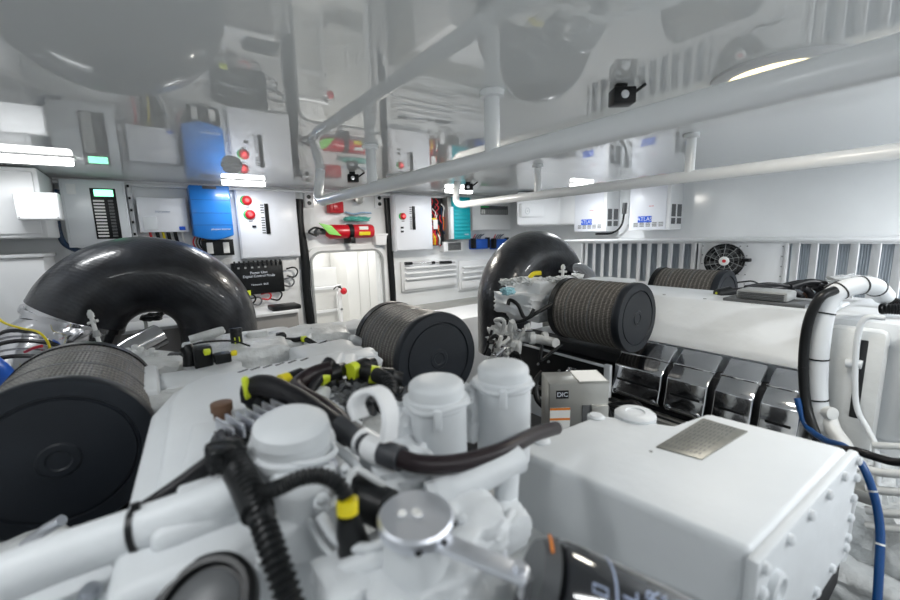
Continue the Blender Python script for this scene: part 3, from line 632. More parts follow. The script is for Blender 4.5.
ccam('black camera hanging near top centre of frame', 621, 84, .045, (-.6, -.8, 0))
ccam('black camera with pale lens above the red extinguisher', 352, 172, .05, (-.35, -1, 0))
ccam('black camera beside the short lamp near teal inverter', 468, 182, .05, (-.8, -1, 0))
#ENGINES
# ------------------------------------------------------------------ air filters
def air_filter(label, x, y, z, r, L):
    t = thing('air_filter', label, 'air filter', (x, y, z-r), 'round black-capped air filters'); n = 130
    bm = bmesh.new(); rings = []
    for j in range(13):
        yy = y+.03+(L-.05)*j/12
        rings.append([bm.verts.new((x+cos(2*pi*k/(2*n))*r*(.972 if k % 2 else .98), yy, z+sin(2*pi*k/(2*n))*r*(.972 if k % 2 else .98))) for k in range(2*n)])
    for a, b in zip(rings, rings[1:]):
        for k in range(2*n): bm.faces.new((a[k], a[(k+1) % (2*n)], b[(k+1) % (2*n)], b[k]))
    obj('pleated_mesh', bm, filt_m, t, smooth=False)
    bm = bmesh.new(); lathe(bm, (x, y+.035, z), (0, -1, 0), [(0, r), (.004, r*1.01), (.028, r*1.01), (.034, r*.985), (.035, r*.80), (.030, r*.785), (.030, r*.76), (.034, r*.75), (.034, r*.22), (.037, r*.2), (.037, r*.13), (.034, r*.11)], 64); obj('end_cap', bm, cap_m, t)
    bm = bmesh.new(); lathe(bm, (x, y+L-.02, z), (0, 1, 0), [(0, r*1.0), (.03, r*1.0), (.035, r*.8)], 48); obj('base_ring', bm, black, t)
    for f in (.33, .66):
        bm = bmesh.new(); lathe(bm, (x, y+.03+L*f, z), (0, 1, 0), [(0, r*.98), (.0005, r*.987), (.004, r*.987), (.0045, r*.98)], 64); obj('band', bm, greyd, t)
    return t
air_filter('big blurred air filter with dark cap nearest at the left edge', -.182, 1.0, 1.205, .153, .36)
air_filter('air filter with dark cap in the middle of the frame', .730, 1.075, 1.196, .154, .33)
air_filter('air filter on left bank of the right-hand engine, above chrome covers', 1.645, .905, 1.228, .150, .36)
air_filter('air filter half hidden behind the cover of the right-hand engine', 2.50, .88, 1.222, .150, .36)

# ------------------------------------------------------------------ rubber ducts and steel elbows
def duct(label, cx, cz, y, R, r, l0, l1, dy0, dy1, first=None, f=1):
    pts = [(cx-R+.0, y+dy0, cz-l0)] if f == 1 else []
    for k in range(0, 13): a = pi*f*(1-k/12); pts.append((cx+cos(a)*R, y+dy0*.0, cz+sin(a)*R))
    pts.append((cx+R, y+dy1, cz-l1)); bm = bmesh.new(); tube(bm, pts, r, seg=48, n=5)
    return bm
t = thing('rubber_duct', 'big black rubber exhaust bend rising over the left engine', 'duct', (-.02, 2.2, 1.1), 'black rubber exhaust bends')
obj('duct_body', duct('', -.045, 1.097, 2.8, .331, .2075, .05, .28, 0, .0, 0, .86), rubber, t)
bm = bmesh.new(); a = Vector((-.045+cos(pi*.865)*.331, 2.8, 1.097+sin(pi*.865)*.331)); lathe(bm, a, (-.42, 0, -.9), [(0, .212), (.025, .213), (.027, .2)], 48); obj('clamp', bm, steel, t)
t = thing('rubber_duct', 'black rubber exhaust bend rising behind right-hand engine near the corner', 'duct', (2.0, 1.8, 1.0), 'black rubber exhaust bends')
obj('duct_body', duct('', 1.985, 1.18, 1.8, .27, .163, .30, .03, .0, -.0), rubber, t)
bm = bmesh.new(); lathe(bm, (2.255, 1.8, 1.18), (0, 0, -1), [(0, .16), (.02, .161), (.022, .15)], 48); obj('clamp', bm, steel, t)
t = thing('steel_elbow', 'shiny stainless elbow with black bands below the left rubber bend', 'pipe', (-.4, 1.9, .9), 'stainless exhaust elbows')
ep = [a, a+Vector((-.04, -.03, -.09)), P(46, 352, 2.0), P(30, 385, 1.88), P(20, 425, 1.78)]
T('elbow_body', steel, t, ep, [.2, .198, .18, .18, .18], seg=40, n=6)
ps = smooth_path([Vector(p) for p in ep], 10)
for i, (k, m) in enumerate(((20, black), (22, steel), (24, black), (26, steel), (28, black))):
    d = (ps[k+1]-ps[k-1]).normalized(); bm = bmesh.new(); lathe(bm, ps[k], d, [(0, .178), (0, .187), (.012, .187), (.012, .178)], 40); obj('band', bm, m, t)
tag(T('sleeve', blue2, None, [P(-14, 360, 1.6), P(2, 374, 1.58), P(12, 390, 1.58)], .035), 'blue strap at the left edge beside the stainless elbow', 'strap')
tag(T('cord', yellow, None, [P(-10, 300, 1.66), P(0, 320, 1.66), P(20, 328, 1.64), P(38, 332, 1.62), P(49, 345, 1.62), P(49, 362, 1.64), P(46, 372, 1.66)], .0045, seg=8), 'yellow cord lying over the stainless elbow', 'cord')
tag(T('wire', red, None, [P(25, 352, 1.64), P(34, 348, 1.63), P(42, 346, 1.63)], .006, seg=8), 'short red wire across the stainless elbow', 'wire')
t = thing('steel_pipe', 'stainless pipe slanting down behind the nearest air filter', 'pipe', (-.1, 1.7, .9))
T('pipe_body', steel, t, [P(160, 335, 1.75), P(128, 352, 1.65), P(100, 380, 1.55)], .05, seg=28)
t = thing('steel_elbow', 'small stainless elbow right of the right rubber bend', 'pipe', (2.35, 1.7, 1.0), 'stainless exhaust elbows')
T('elbow_body', steel, t, [P(566, 285, 2.6), P(574, 273, 2.5), P(583, 274, 2.45), P(589, 284, 2.4), P(590, 300, 2.4)], .055, seg=32)
def rodfit(label, a, b, r):
    t = thing('support_rod', label, 'rod', b, 'white support rods on the engines'); a, b = Vector(a), Vector(b)
    T('rod', engine_c, t, [b, b.lerp(a, .5), a], r); d = (a-b).normalized(); s = d.cross(FW).normalized()
    bm = bmesh.new(); cyl(bm, a-d*.02-s*r*2.6, a-d*.02+s*r*2.6, r*.8, 10); obj('cross_piece', bm, engine_c, t)
    bm = bmesh.new(); lathe(bm, a, d, [(-.005, r*1.5), (.008, r*1.5), (.02, r*.6)], 10); obj('knob', bm, engine_c, t)
    bm = bmesh.new(); lathe(bm, b.lerp(a, .5), d, [(0, r*1.5), (.02, r*1.5)], 12); obj('collar', bm, grey, t)
rodfit('pale rod with cross piece before the left rubber bend', P(91, 316, 1.3), P(104, 358, 1.3), .006)
rodfit('pale rod with cross piece before the right rubber bend', P(563, 268, 2.2), P(562, 292, 2.2), .008)

# ------------------------------------------------------------------ right engine
E = thing('marine_engine', 'white marine diesel engine on the right with chrome rocker covers', 'engine', (2.07, .9, 0), 'the two marine diesel engines')
B('engine_block', engine_w, E, (1.86, 2.45, .1, 1.75, .35, 1.0), bev=.03)
B('mounting_foot', greyd, E, (1.7, 2.45, .3, .5, 0, .36), (1.7, 2.45, 1.3, 1.5, 0, .36), bev=.01)
bm = bmesh.new(); prism(bm, [(1.778, .36, 1.10), (1.79, .36, 1.13), (1.95, .36, 1.288), (2.28, .36, 1.288), (2.32, .36, 1.10)], (0, .92, 0), .010); obj('intercooler_cover', bm, engine_w, E)
for k in range(5): 
    yy = .42+k*.18; bm = bmesh.new(); lathe(bm, (1.97, yy, 1.285), (0, 0, 1), [(0, .008), (.006, .007)], 8); obj('bolt', bm, grey, E)
ybs = [(at(616, 360, 0, 1.66).y, at(664, 360, 0, 1.66).y), (at(669, 365, 0, 1.66).y, at(710, 370, 0, 1.66).y), (at(717, 370, 0, 1.66).y, at(757, 375, 0, 1.66).y), (at(764, 375, 0, 1.66).y, at(806, 380, 0, 1.66).y)]
for y1, y0 in ybs:
    o = B('rocker_cover', chromed, E, bev=.01) if 0 else None
    bm = bmesh.new(); t_ = [(1.775, 1.10), (1.662, 1.015), (1.648, 1.0), (1.64, .94), (1.625, .885), (1.645, .862), (1.78, .862)]
    prism(bm, [(x, y0, z) for x, z in t_], (0, y1-y0, 0), .006); rc = obj('rocker_cover', bm, chromed, E)
    B('cover_edge', chrome, rc, (1.70, 1.712, y0-.003, y1+.003, 1.035, 1.05), bev=.002); B('inset', black, rc, (1.6385, 1.645, y0+.02, y1-.02, .935, .945), bev=.001)
    for yy in (y0+.02, y1-.02):
        bm = bmesh.new(); lathe(bm, (1.632, yy, .885), (-1, 0, -.2), [(0, .012), (.012, .011), (.014, .006)], 8); obj('bolt', bm, chrome, rc)
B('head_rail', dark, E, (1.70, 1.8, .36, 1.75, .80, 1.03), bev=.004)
B('lower_rail', galv, E, (1.58, 1.66, .15, 1.1, .80, .838), bev=.006)
T('fuel_rail', black, E, [(1.63, .2, .85), (1.61, .6, .83), (1.61, 1.1, .84)], .012)
for k in range(8):
    yy = .3+k*.1; T('injector_pipe', chrome, E, [(1.66, yy, .80), (1.6, yy+.02, .78), (1.58, yy+.05, .74)], .007, seg=8)
B('crankcase_side', engine_w, E, (1.66, 1.9, .2, 1.7, .36, .77), bev=.02)
# black control box with white frame
y1, y0 = at(520, 350, 0, 1.62).y, at(606, 360, 0, 1.62).y
cb = B('control_box', black, E, (1.62, 1.78, y0, y1, .78, .985), bev=.004)
B('frame', engine_w, cb, (1.605, 1.625, y0-.03, y0, .76, 1.0), (1.61, 1.625, y0, y1, .982, .992), bev=.002)
for k in range(6): 
    bm = bmesh.new(); lathe(bm, (1.62, y0+.05+k*.07, .93-.03*(k % 2)), (-1, 0, 0), [(0, .007), (.01, .006)], 8); obj('bolt', bm, grey, cb)
bm = bmesh.new(); lump(bm, (1.60, y0+.16, .9), (.02, .05, .04), .5, 3, 4, 3); obj('bracket', bm, chromed, cb)
# head / gearbox end with clutter
def pc(u, v, d): return P(u, v, d)
bm = bmesh.new(); lump(bm, P(525, 302, 2.15), (.12, .16, .065), .10, 11, 3, 4, .9); obj('manifold', bm, engine_w, E)
B('charge_pipe_housing', engine_w, E, (1.54, 1.72, 1.36, 1.62, 1.14, 1.36), bev=.03)
B('charge_pipe_housing', engine_w, E, (1.62, 1.78, 1.60, 1.74, 1.10, 1.27), bev=.03)
T('oil_pipe', cast_w, E, [P(512, 338, 1.95), P(530, 338, 1.95), P(548, 341, 1.9), P(556, 343, 1.85)], .022)
for u in (518, 532, 545):
    a = P(u, 338, 1.93); bm = bmesh.new(); lathe(bm, a-RT*.012, RT, [(0, .03), (.024, .03)], 14); obj('coupling', bm, cast_w, E)
bm = bmesh.new(); lump(bm, P(503, 340, 2.05), (.06, .08, .07), .5, 21, 4, 4, .3); lump(bm, P(500, 372, 2.0), (.055, .07, .08), .5, 25, 4, 4, .3); obj('pump', bm, cast_w, E)
for k in range(22):
    u = 493+random.random()*36; v = 318+random.random()*78; a = P(u, v, 1.9)
    q = [a+Vector((random.uniform(-.05, .05), random.uniform(-.05, .05), random.uniform(-.05, .05))) for _ in range(3)]
    T('cooling_pipe', (cast_w, engine_c, cast_w, steel, black)[k % 5], E, [a]+q, .006 + .004*(k % 3), seg=8, n=5)
T('hose', black, E, [P(508, 305, 1.9), P(510, 300, 1.9), P(518, 305, 1.88), P(525, 318, 1.88), P(538, 312, 1.88), P(552, 304, 1.9)], .009)
T('hose', black, E, [P(500, 318, 1.9), P(515, 322, 1.88), P(528, 318, 1.86), P(534, 309, 1.86)], .008)
T('hose', blackr, E, [P(520, 384, 1.75), P(535, 390, 1.7), P(548, 392, 1.65)], .022)
T('hose', black, E, [P(543, 372, 1.6), P(536, 382, 1.6), P(537, 398, 1.58), P(545, 408, 1.55)], .012)
T('hose', black, E, [P(542, 345, 1.7), P(541, 360, 1.7), P(552, 352, 1.7), P(562, 345, 1.7)], .007)
T('hose', black, E, [P(492, 330, 1.95), P(488, 345, 1.95), P(484, 355, 1.95)], .007)
bm = bmesh.new(); lump(bm, P(508, 291, 2.0), (.035, .03, .02), .3, 5, 3); 
obj('sensor', bm, mat('pale_teal', (.30, .55, .62), .4), E)
T('yellow_lead', yellow, E, [P(527, 282, 2.2), P(533, 274, 2.2), P(541, 273, 2.2)], .012)
for k in range(9):
    u = 505+k*9; a = P(u, 284+random.uniform(-3, 3)-k*.9, 2.1); bm = bmesh.new(); lump(bm, a, (.03, .03, .018), .5, 40+k, 3, 3, .3); obj('casting', bm, cast_w, E)
T('breather_pipe', engine_w, E, [P(580, 283, 2.3), P(600, 280, 2.3), P(635, 282, 2.25)], .018)
# front end of the right engine
B('front_housing', engine_w, E, (1.84, 2.4, .05, .36, .9, 1.295), bev=.03)
B('front_plate', engine_c, E, (1.79, 1.85, .19, .33, .80, 1.27), bev=.02)
bm = bmesh.new(); lump(bm, (1.85, .26, .72), (.09, .14, .16), .15, 31, 3, 4, .7); lump(bm, (1.80, .12, .62), (.1, .12, .12), .2, 32, 3, 4, .7); lump(bm, (1.72, .2, .45), (.12, .2, .1), .2, 33, 3, 4, .7); obj('front_casting', bm, cast_w, E)
tk = B('expansion_tank', engine_w, E, (1.80, 2.3, -.22, .145, .98, 1.285), bev=.03)
B('tank_seam', engine_w, tk, (1.792, 2.3, -.22, .155, 1.24, 1.25), bev=.003)
def X(u, v, x): return at(u, v, 0, x)
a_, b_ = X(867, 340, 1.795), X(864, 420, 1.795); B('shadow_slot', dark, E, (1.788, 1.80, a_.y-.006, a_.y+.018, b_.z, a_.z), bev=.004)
T('coolant_pipe', engine_w, E, [X(885, 318, 1.78), X(866, 318, 1.77), X(858, 335, 1.77), X(855, 375, 1.77), X(857, 408, 1.76), X(868, 430, 1.74), X(876, 450, 1.7), X(878, 500, 1.66), X(876, 560, 1.6)], .008)
T('coolant_pipe', engine_w, E, [X(846, 363, 1.78), X(857, 364, 1.78), X(862, 365, 1.78)], .014)
T('coolant_pipe', engine_c, E, [X(828, 415, 1.73), X(833, 430, 1.70), X(845, 448, 1.66), X(850, 470, 1.62)], .022)
T('coolant_pipe', engine_c, E, [X(873, 445, 1.7), X(890, 446, 1.7), X(915, 447, 1.7)], .01)
bm = bmesh.new(); lathe(bm, X(830, 413, 1.71), -FW, [(-.02, .02), (.01, .02), (.012, .01)], 16); obj('pipe_flange', bm, engine_c, E)
for v in (470, 488, 510, 525): T('coolant_pipe', engine_c, E, [X(866, v, 1.6), X(885, v+3, 1.6), X(915, v+5, 1.6)], .012)
bm = bmesh.new()
for k in range(7): lathe(bm, P(880+k*4, 560+k*2, 1.3), RT, [(0, .075 if k % 2 else .06), (.010, .075 if k % 2 else .06)], 28)
obj('alternator', bm, galv, E)
B('sump', dark, E, (1.5, 1.95, -.3, .5, .2, .42), bev=.01)
def hose(name, label, cat, pts, r, m, seg=14, ties=(), rib=0, group=None, tie_m=None, pitch=.006):
    t = thing(name, label, cat, pts[0], group); T('tube', m, t, pts, r, seg=seg, n=8, rib=rib, pitch=pitch)
    pl = smooth_path([Vector(p) for p in pts], 8)
    for f in ties:
        k = max(1, min(len(pl)-2, int(f*(len(pl)-1)))); d = (pl[k+1]-pl[k-1]).normalized(); rr = r if not isinstance(r, list) else r[0]
        bm = bmesh.new(); lathe(bm, pl[k]-d*.002, d, [(0, rr*.9), (0, rr*1.07), (.0045, rr*1.07), (.0045, rr*.9)], 18); obj('cable_tie', bm, tie_m or black, t)
    return t
def X(u, v, x): return at(u, v, 0, x)
hose('coolant_hose', 'white hose with black ties bending down beside the cover of right-hand engine', 'hose', [X(884, 296, 1.95), X(872, 286, 1.86), X(850, 287, 1.80), X(832, 296, 1.76), X(824, 313, 1.74), X(819, 345, 1.73), X(817, 380, 1.73), X(818, 405, 1.73), X(823, 430, 1.72)], .028, engine_w, 20, (.1, .2, .32, .5, .68, .85))
hose('wiring_bundle', 'black wiring bundle hanging beside the white hose, right-hand engine', 'wiring', [X(835, 290, 1.74), X(820, 298, 1.70), X(809, 320, 1.69), X(804, 350, 1.69), X(804, 385, 1.68), X(808, 412, 1.66), X(817, 438, 1.62), X(822, 455, 1.6)], .014, black, 14, (.5, .7))
hose('blue_hose', 'blue hose running down behind the foreground tank at the right', 'hose', [X(797, 398, 1.66), X(806, 425, 1.64), X(825, 440, 1.56), X(845, 447, 1.48), X(862, 465, 1.44), X(874, 495, 1.42), X(880, 530, 1.40), X(879, 570, 1.36), X(876, 620, 1.32)], .009, bluehose, 14, (.45, .62, .8), tie_m=cast_w)
hose('black_cable', 'black cable crossing above the blue hose at the right edge', 'cable', [X(815, 452, 1.45), X(838, 449, 1.43), X(856, 451, 1.41), X(875, 457, 1.40), X(895, 462, 1.38), X(920, 462, 1.36)], .010, blackr, 12, (.4, .5))
# harness over right engine
hose('wiring_loom', 'thick black wiring loom lying along top of the right-hand engine', 'wiring', [P(722, 293, 1.92), P(745, 291, 1.92), P(775, 289, 1.92), P(800, 284, 1.92), P(820, 285, 1.80), P(838, 283, 1.80)], [.018, .02, .02, .018], blackr, 14, (.3, .6))
hose('wiring_loom', 'black corrugated loom dropping to the right edge over the end tank', 'wiring', [P(826, 290, 1.80), P(842, 284, 1.58), P(858, 285, 1.56), P(872, 292, 1.53), P(886, 299, 1.5), P(905, 305, 1.45)], .016, black, 14, rib=.12)
hose('wiring_loom', 'short corrugated black loom above the end tank at right edge', 'wiring', [P(880, 309, 1.35), P(890, 309, 1.33), P(915, 310, 1.3)], .018, black, 14, rib=.15)
for k, (q, r_) in enumerate((([(792, 291), (800, 296), (806, 304)], .013), ([(803, 288), (810, 293), (812, 303)], .014), ([(815, 287), (820, 292), (814, 302)], .014), ([(745, 287), (770, 284), (800, 288)], .008), ([(790, 287), (812, 282), (835, 288)], .015))):
    hose('loom_branch', 'short black loom branch on top of the right-hand engine', 'wiring', [P(u, v, 1.80) for u, v in q], r_, blackr, 10, group='loom branches on the right-hand engine')
t = thing('sensor_connector', 'black connector with a yellow lug on right-hand engine cover', 'connector', P(716, 300, 1.92)); 
T('body', black, t, [P(717, 295, 1.92), P(730, 292, 1.92)], .028); T('yellow_lug', yellowg, t, [P(716, 293, 1.92), P(722, 294, 1.92), P(728, 294, 1.92)], .006)
T('lug_ring', yellowg, t, [P(725+3.5*cos(a), 294+2.5*sin(a), 1.92) for a in [k*pi/4 for k in range(9)]], .004, seg=8)
t = thing('sensor_block', 'ribbed grey block on top of the right-hand engine cover', 'sensor', at(760, 300, 2, 1.28)); a, b = at(735, 302, 0, 2.0), at(787, 304, 0, 2.0)
B('housing', grey, t, (2.0, 2.12, b.y, a.y, 1.30, 1.34), bev=.01)
for k in range(4): B('rib', greyd, t, (1.994, 2.002, b.y+.01, a.y-.01, 1.307+k*.007, 1.310+k*.007), bev=0)
B('base', greyd, t, (1.98, 2.13, b.y-.06, a.y+.04, 1.286, 1.300), bev=.002)
bm = bmesh.new(); lump(bm, P(850, 283, 1.75), (.09, .07, .035), .4, 52, 3); tag(obj('plastic_sheet', bm, clear), 'crumpled clear plastic sheet on right-hand engine end', 'plastic sheet')
bm = bmesh.new(); lump(bm, P(805, 300, 1.85), (.05, .05, .03), .4, 55, 4); tag(obj('brown_bracket', bm, brown), 'dark brown bracket under the loom on right-hand engine', 'bracket')
# ECU box between the engines
J = thing('junction_box', 'grey metal box with warning label standing between the engines', 'junction box', P(574, 430, 1.28))
c = P(574, 377, 1.30); M = Matrix((R0, Vector((-R0.y, R0.x, 0)), Vector((0, 0, 1)))).transposed().to_4x4(); M.translation = c
W_, D_, H_ = .183, .11, .22
B('box_body', galv, J, (-W_/2, W_/2, -D_*.5, D_*.5, -H_, 0), bev=.003, M=M)
fy = -D_*.5
B('lid', galv, J, (0, W_/2+.001, fy-.001, D_*.5, -.002, .003), bev=.001, M=M); B('lid', paper, J, (.002, W_/2-.004, fy+.006, D_*.5-.004, .003, .004), bev=0, M=M)
B('name_plate', black, J, (-W_*.39, -W_*.18, fy-.002, fy, -.048, -.022), bev=0, M=M)
B('warning_label', paper, J, (-W_*.49, -W_*.15, fy-.002, fy, -.15, -.078), bev=0, M=M)
for z0 in (-.085, -.118): B('stripe', orange, J, (-W_*.49, -W_*.15, fy-.0025, fy-.001, z0, z0+.007), bev=0, M=M)
B('recess', greyd, J, (W_*.05, W_*.2, fy-.004, fy, -.16, -.07), bev=.004, M=M); B('bracket', galv, J, (W_*.2, W_*.48, fy-.012, fy, -.2, -.07), bev=.002, M=M)
text('lettering', 'DIC', .02, M @ Vector((-W_*.285, fy-.0025, -.035)), R0, (0, 0, 1), letter, J)
B('pedestal', greyd, J, (-.07, .07, -.05, .05, -c.z, -H_), bev=.003, M=M)
tag(B('bilge_tray', dark, None, (.95, 1.6, .2, 1.9, .5, .62), bev=.01), 'dark tray running between the two engines', 'tray')
for k in range(7):
    a = P(610+k*6, 425+random.uniform(-6, 6), 1.45); T_ = T('fuel_hose', black, None, [a, a+Vector((.06, .08, .02)), a+Vector((.02, .2, -.03))], .012); tag(T_, 'black fuel hose below the chrome rocker covers', 'hose', 'black fuel hoses between the engines')

# ------------------------------------------------------------------ left engine
G = thing('marine_engine', 'white marine diesel engine filling the foreground', 'engine', (.28, .9, 0), 'the two marine diesel engines')
B('engine_block', cast_w, G, (-.1, .60, .25, 1.75, .45, 1.06), bev=.04)
B('mounting_foot', greyd, G, (-.2, .7, .5, .7, 0, .46), (-.2, .7, 1.3, 1.5, 0, .46), bev=.01)
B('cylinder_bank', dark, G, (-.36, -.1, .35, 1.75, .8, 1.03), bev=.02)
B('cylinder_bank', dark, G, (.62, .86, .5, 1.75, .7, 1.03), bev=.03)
# intercooler cover: flat top, broad chamfer
bm = bmesh.new(); prism(bm, [(-.035, .46, 1.318), (.13, .46, 1.318), (.17, .62, 1.318), (.27, .78, 1.318), (.37, .97, 1.318), (.07, .99, 1.318), (.02, .95, 1.318), (-.005, .87, 1.318)], (0, 0, -.03), .012)
prism(bm, [(-.07, .42, 1.300), (.15, .42, 1.300), (.20, .60, 1.300), (.30, .76, 1.300), (.41, .98, 1.300), (.40, 1.02, 1.300), (.06, 1.03, 1.300), (.0, .98, 1.300), (-.035, .87, 1.300)], (0, 0, -.2), .015); cov = obj('intercooler_cover', bm, engine_w, G)
for k in range(6):
    a = at(243+k*12.3, 371-k*2.3, 2, 1.318); d = Vector((.012, .006, 0)); M = Matrix.Translation(a) @ Matrix.Rotation(.5, 4, 'Z'); B('slot', black, cov, (-.011, .011, -.0025, .0025, -.001, .0012), bev=0, M=M)
bm = bmesh.new(); prism(bm, [(-.01, .50, 1.318), (.06, .50, 1.318), (.075, .68, 1.318), (.02, .70, 1.318)], (0, 0, .012), .005); obj('raised_pad', bm, engine_w, cov)
# heads and turbo area behind cover
seeds = [((-.13, 1.33), (.10, .13, .06), 1.235), ((-.05, 1.55), (.11, .12, .06), 1.215), ((.08, 1.27), (.12, .10, .05), 1.235), ((.22, 1.48), (.15, .13, .07), 1.235), ((.42, 1.28), (.12, .12, .06), 1.23), ((.45, 1.55), (.16, .13, .07), 1.23), ((.62, 1.62), (.12, .12, .06), 1.22), ((.25, 1.72), (.2, .1, .06), 1.22), ((-.15, 1.75), (.15, .1, .05), 1.20), ((.66, 1.38), (.10, .12, .06), 1.19), ((.35, 1.12), (.2, .06, .05), 1.25), ((0, 1.12), (.14, .06, .05), 1.24)]
for i, ((x, y), s, z) in enumerate(seeds):
    bm = bmesh.new(); lump(bm, (x, y, z-.03), s, .13, i*7+3, 1.8, 4, .65); obj('casting', bm, (engine_w, cast_w)[i % 2], G)
B('head_deck', cast_w, G, (-.28, .55, 1.05, 1.80, 1.08, 1.16), bev=.03)
B('flat_cover', engine_w, G, (-.22, -.02, 1.12, 1.36, 1.2, 1.272), bev=.015)
for i in range(16):
    u, v = 195+random.random()*180, 322+random.random()*30; a = P(u, v+14, 1.5); 
    q = [a+Vector((random.uniform(-.09, .09), random.uniform(-.05, .05), random.uniform(-.01, .03))) for _ in range(2)]
    T('pipe', (engine_w, cast_w)[i % 2], G, [a]+q, .012+.008*random.random(), seg=12)
for i, (u, v) in enumerate(((128, 352), (135, 349), (141, 351), (146, 355), (152, 352), (158, 357), (132, 360), (150, 362))):
    bm = bmesh.new(); lathe(bm, P(u, v, 1.33), (0, 0, 1), [(0, .009), (.012, .009), (.014, .005)], 8); obj('bolt', bm, cast_w, G)
T('flange_pipe', cast_w, G, [P(122, 358, 1.38), P(150, 358, 1.37), P(172, 360, 1.36)], .028, seg=20)
T('coupling', shrink, G, [P(171, 360, 1.35), P(182, 360, 1.35)], .026, seg=20)
# connectors behind the cover
def connector(label, pts, r, tabs, cables=()):
    t = thing('cable_connector', label, 'connector', pts[0]); T('plug', black, t, pts, r, seg=14)
    for a, rr, m in tabs:
        bm = bmesh.new(); lump(bm, a, (rr, rr*.8, rr), .1, 3, 2, 3, .5); obj('locking_tab', bm, m, t)
    for q, rr in cables: T('cable', black, t, q, rr, seg=8)
connector('black connector with yellow clips behind the nearest filter, left group', [P(186, 347, 1.17), P(190, 354, 1.17), P(190, 366, 1.17)], .018, [(P(207, 352, 1.14), .010, yellowg), (P(234, 353, 1.15), .009, yellow)], [([P(190, 350, 1.22), P(206, 355, 1.22), P(222, 356, 1.24), P(235, 353, 1.25)], .007), ([P(185, 346, 1.27), P(205, 342, 1.27), P(232, 341, 1.27), P(250, 346, 1.3)], .003), ([P(213, 354, 1.22), P(214, 362, 1.22)], .012)])
T_ = thing('cable_connector', 'chunky black plug block between the yellow clips', 'connector', P(200, 360, 1.24)); B('plug', black, T_, (-.02, .026, -.02, .02, -.03, .035), bev=.006, M=Matrix.Translation(P(202, 358, 1.16)))
B('plug', black, T_, (-.02, .022, -.02, .02, -.015, .012), bev=.004, M=Matrix.Translation(P(222, 357, 1.16)))
t = thing('filler_tube', 'upright black cylinder with yellow print behind the engine cover', 'cylinder', P(237, 350, 1.35)); a, b = P(237.5, 348, 1.35), P(235.5, 329, 1.35)
bm = bmesh.new(); lathe(bm, a, b-a, [(0, .018), (.055, .018), (.056, .020), (.066, .020), (.067, .015)], 20); obj('tube', bm, black, t)
for k in (-.007, .006): B('print', yellowg, t, (a.x+k-.0015+.0, a.x+k+.0015, a.y-.0195, a.y-.0165, a.z+.012, a.z+.04), bev=0)
connector('black connector with yellow clip near the doorway', [P(283, 339, 1.45), P(284, 348, 1.45)], .016, [(P(304, 339, 1.42), .012, yellowg), (P(281, 337, 1.45), .019, black)], [([P(284, 340, 1.44), P(295, 340, 1.43), P(305, 339, 1.42), P(318, 346, 1.42)], .009)])
connector('large black plug lying left of the middle air filter', [P(302, 352, 1.40), P(314, 350, 1.38), P(328, 345, 1.38)], .018, [], [([P(288, 357, 1.38), P(302, 356, 1.38), P(312, 357, 1.38)], .007)])
B('plug', black, thing('cable_connector', 'square black plug below the large black plug', 'connector', P(311, 352, 1.37)), (-.028, .022, -.02, .02, -.025, .012), bev=.006, M=Matrix.Translation(P(311, 351, 1.37)) @ Matrix.Rotation(-.3, 4, 'Z'))
# heat sink and brown cap on the cover
t = thing('heat_sink', 'finned aluminium heat sink on top of the engine cover', 'heat sink', at(250, 425, 2, 1.318))
a, b = at(224, 440, 2, 1.33), at(292, 414, 2, 1.33); d = (b-a); d.z = 0; L = d.length; d.normalize(); s = Vector((-d.y, d.x, 0)); M = Matrix((d, s, Vector((0, 0, 1)))).transposed().to_4x4(); M.translation = Vector((a.x, a.y, 1.318))
B('base_plate', black, t, (0, L+.02, -.024, .036, 0, .014), bev=.002, M=M)
for k in range(8): B('fin', alu, t, (.003+k*L/7.4, .007+k*L/7.4, -.022, .034, .008, .034), bev=.001, M=M)
p = at(223, 418, 2, 1.318); bm = bmesh.new(); lathe(bm, (p.x, p.y, 1.316), (0, 0, 1), [(0, .013), (.014, .013), (.015, .016), (.028, .016), (.029, .008)], 20); tag(obj('round_plug', bm, brown), 'round brown cap beside the heat sink', 'cap')
# harness in the middle
def fat(name, label, pts, r, m, **k): return hose(name, label, 'wiring', pts, r, m, **k)
t = fat('wiring_loom', 'thick black loom from the finned sink to grey sleeve, foreground', [P(250, 402, .68), P(252, 388, .68), P(268, 386, .67), P(300, 401, .64), P(325, 418, .60), P(350, 436, .57)], [.014, .017, .018, .017, .016, .016], blackr, seg=18)
lump_bm = bmesh.new(); lump(lump_bm, P(246, 388, .67), (.006, .012, .022), .1, 1, 2, 3, .6); obj('lime_clip', lump_bm, yellowg, t)
T('plug', black, t, [P(254, 395, .69), P(262, 405, .69), P(272, 410, .69)], .02)
t = fat('wiring_loom', 'burgundy black loom curling over from connectors to the grey sleeve', [P(330, 368, .80), P(312, 374, .78), P(296, 386, .74), P(305, 396, .70), P(325, 407, .67), P(342, 422, .62), P(352, 432, .58)], .014, purple, seg=16)
t = fat('wiring_loom', 'slim black loom passing left of the white dome', [P(290, 402, .72), P(265, 415, .68), P(245, 428, .62), P(225, 442, .56), P(214, 460, .5)], .010, blackr)
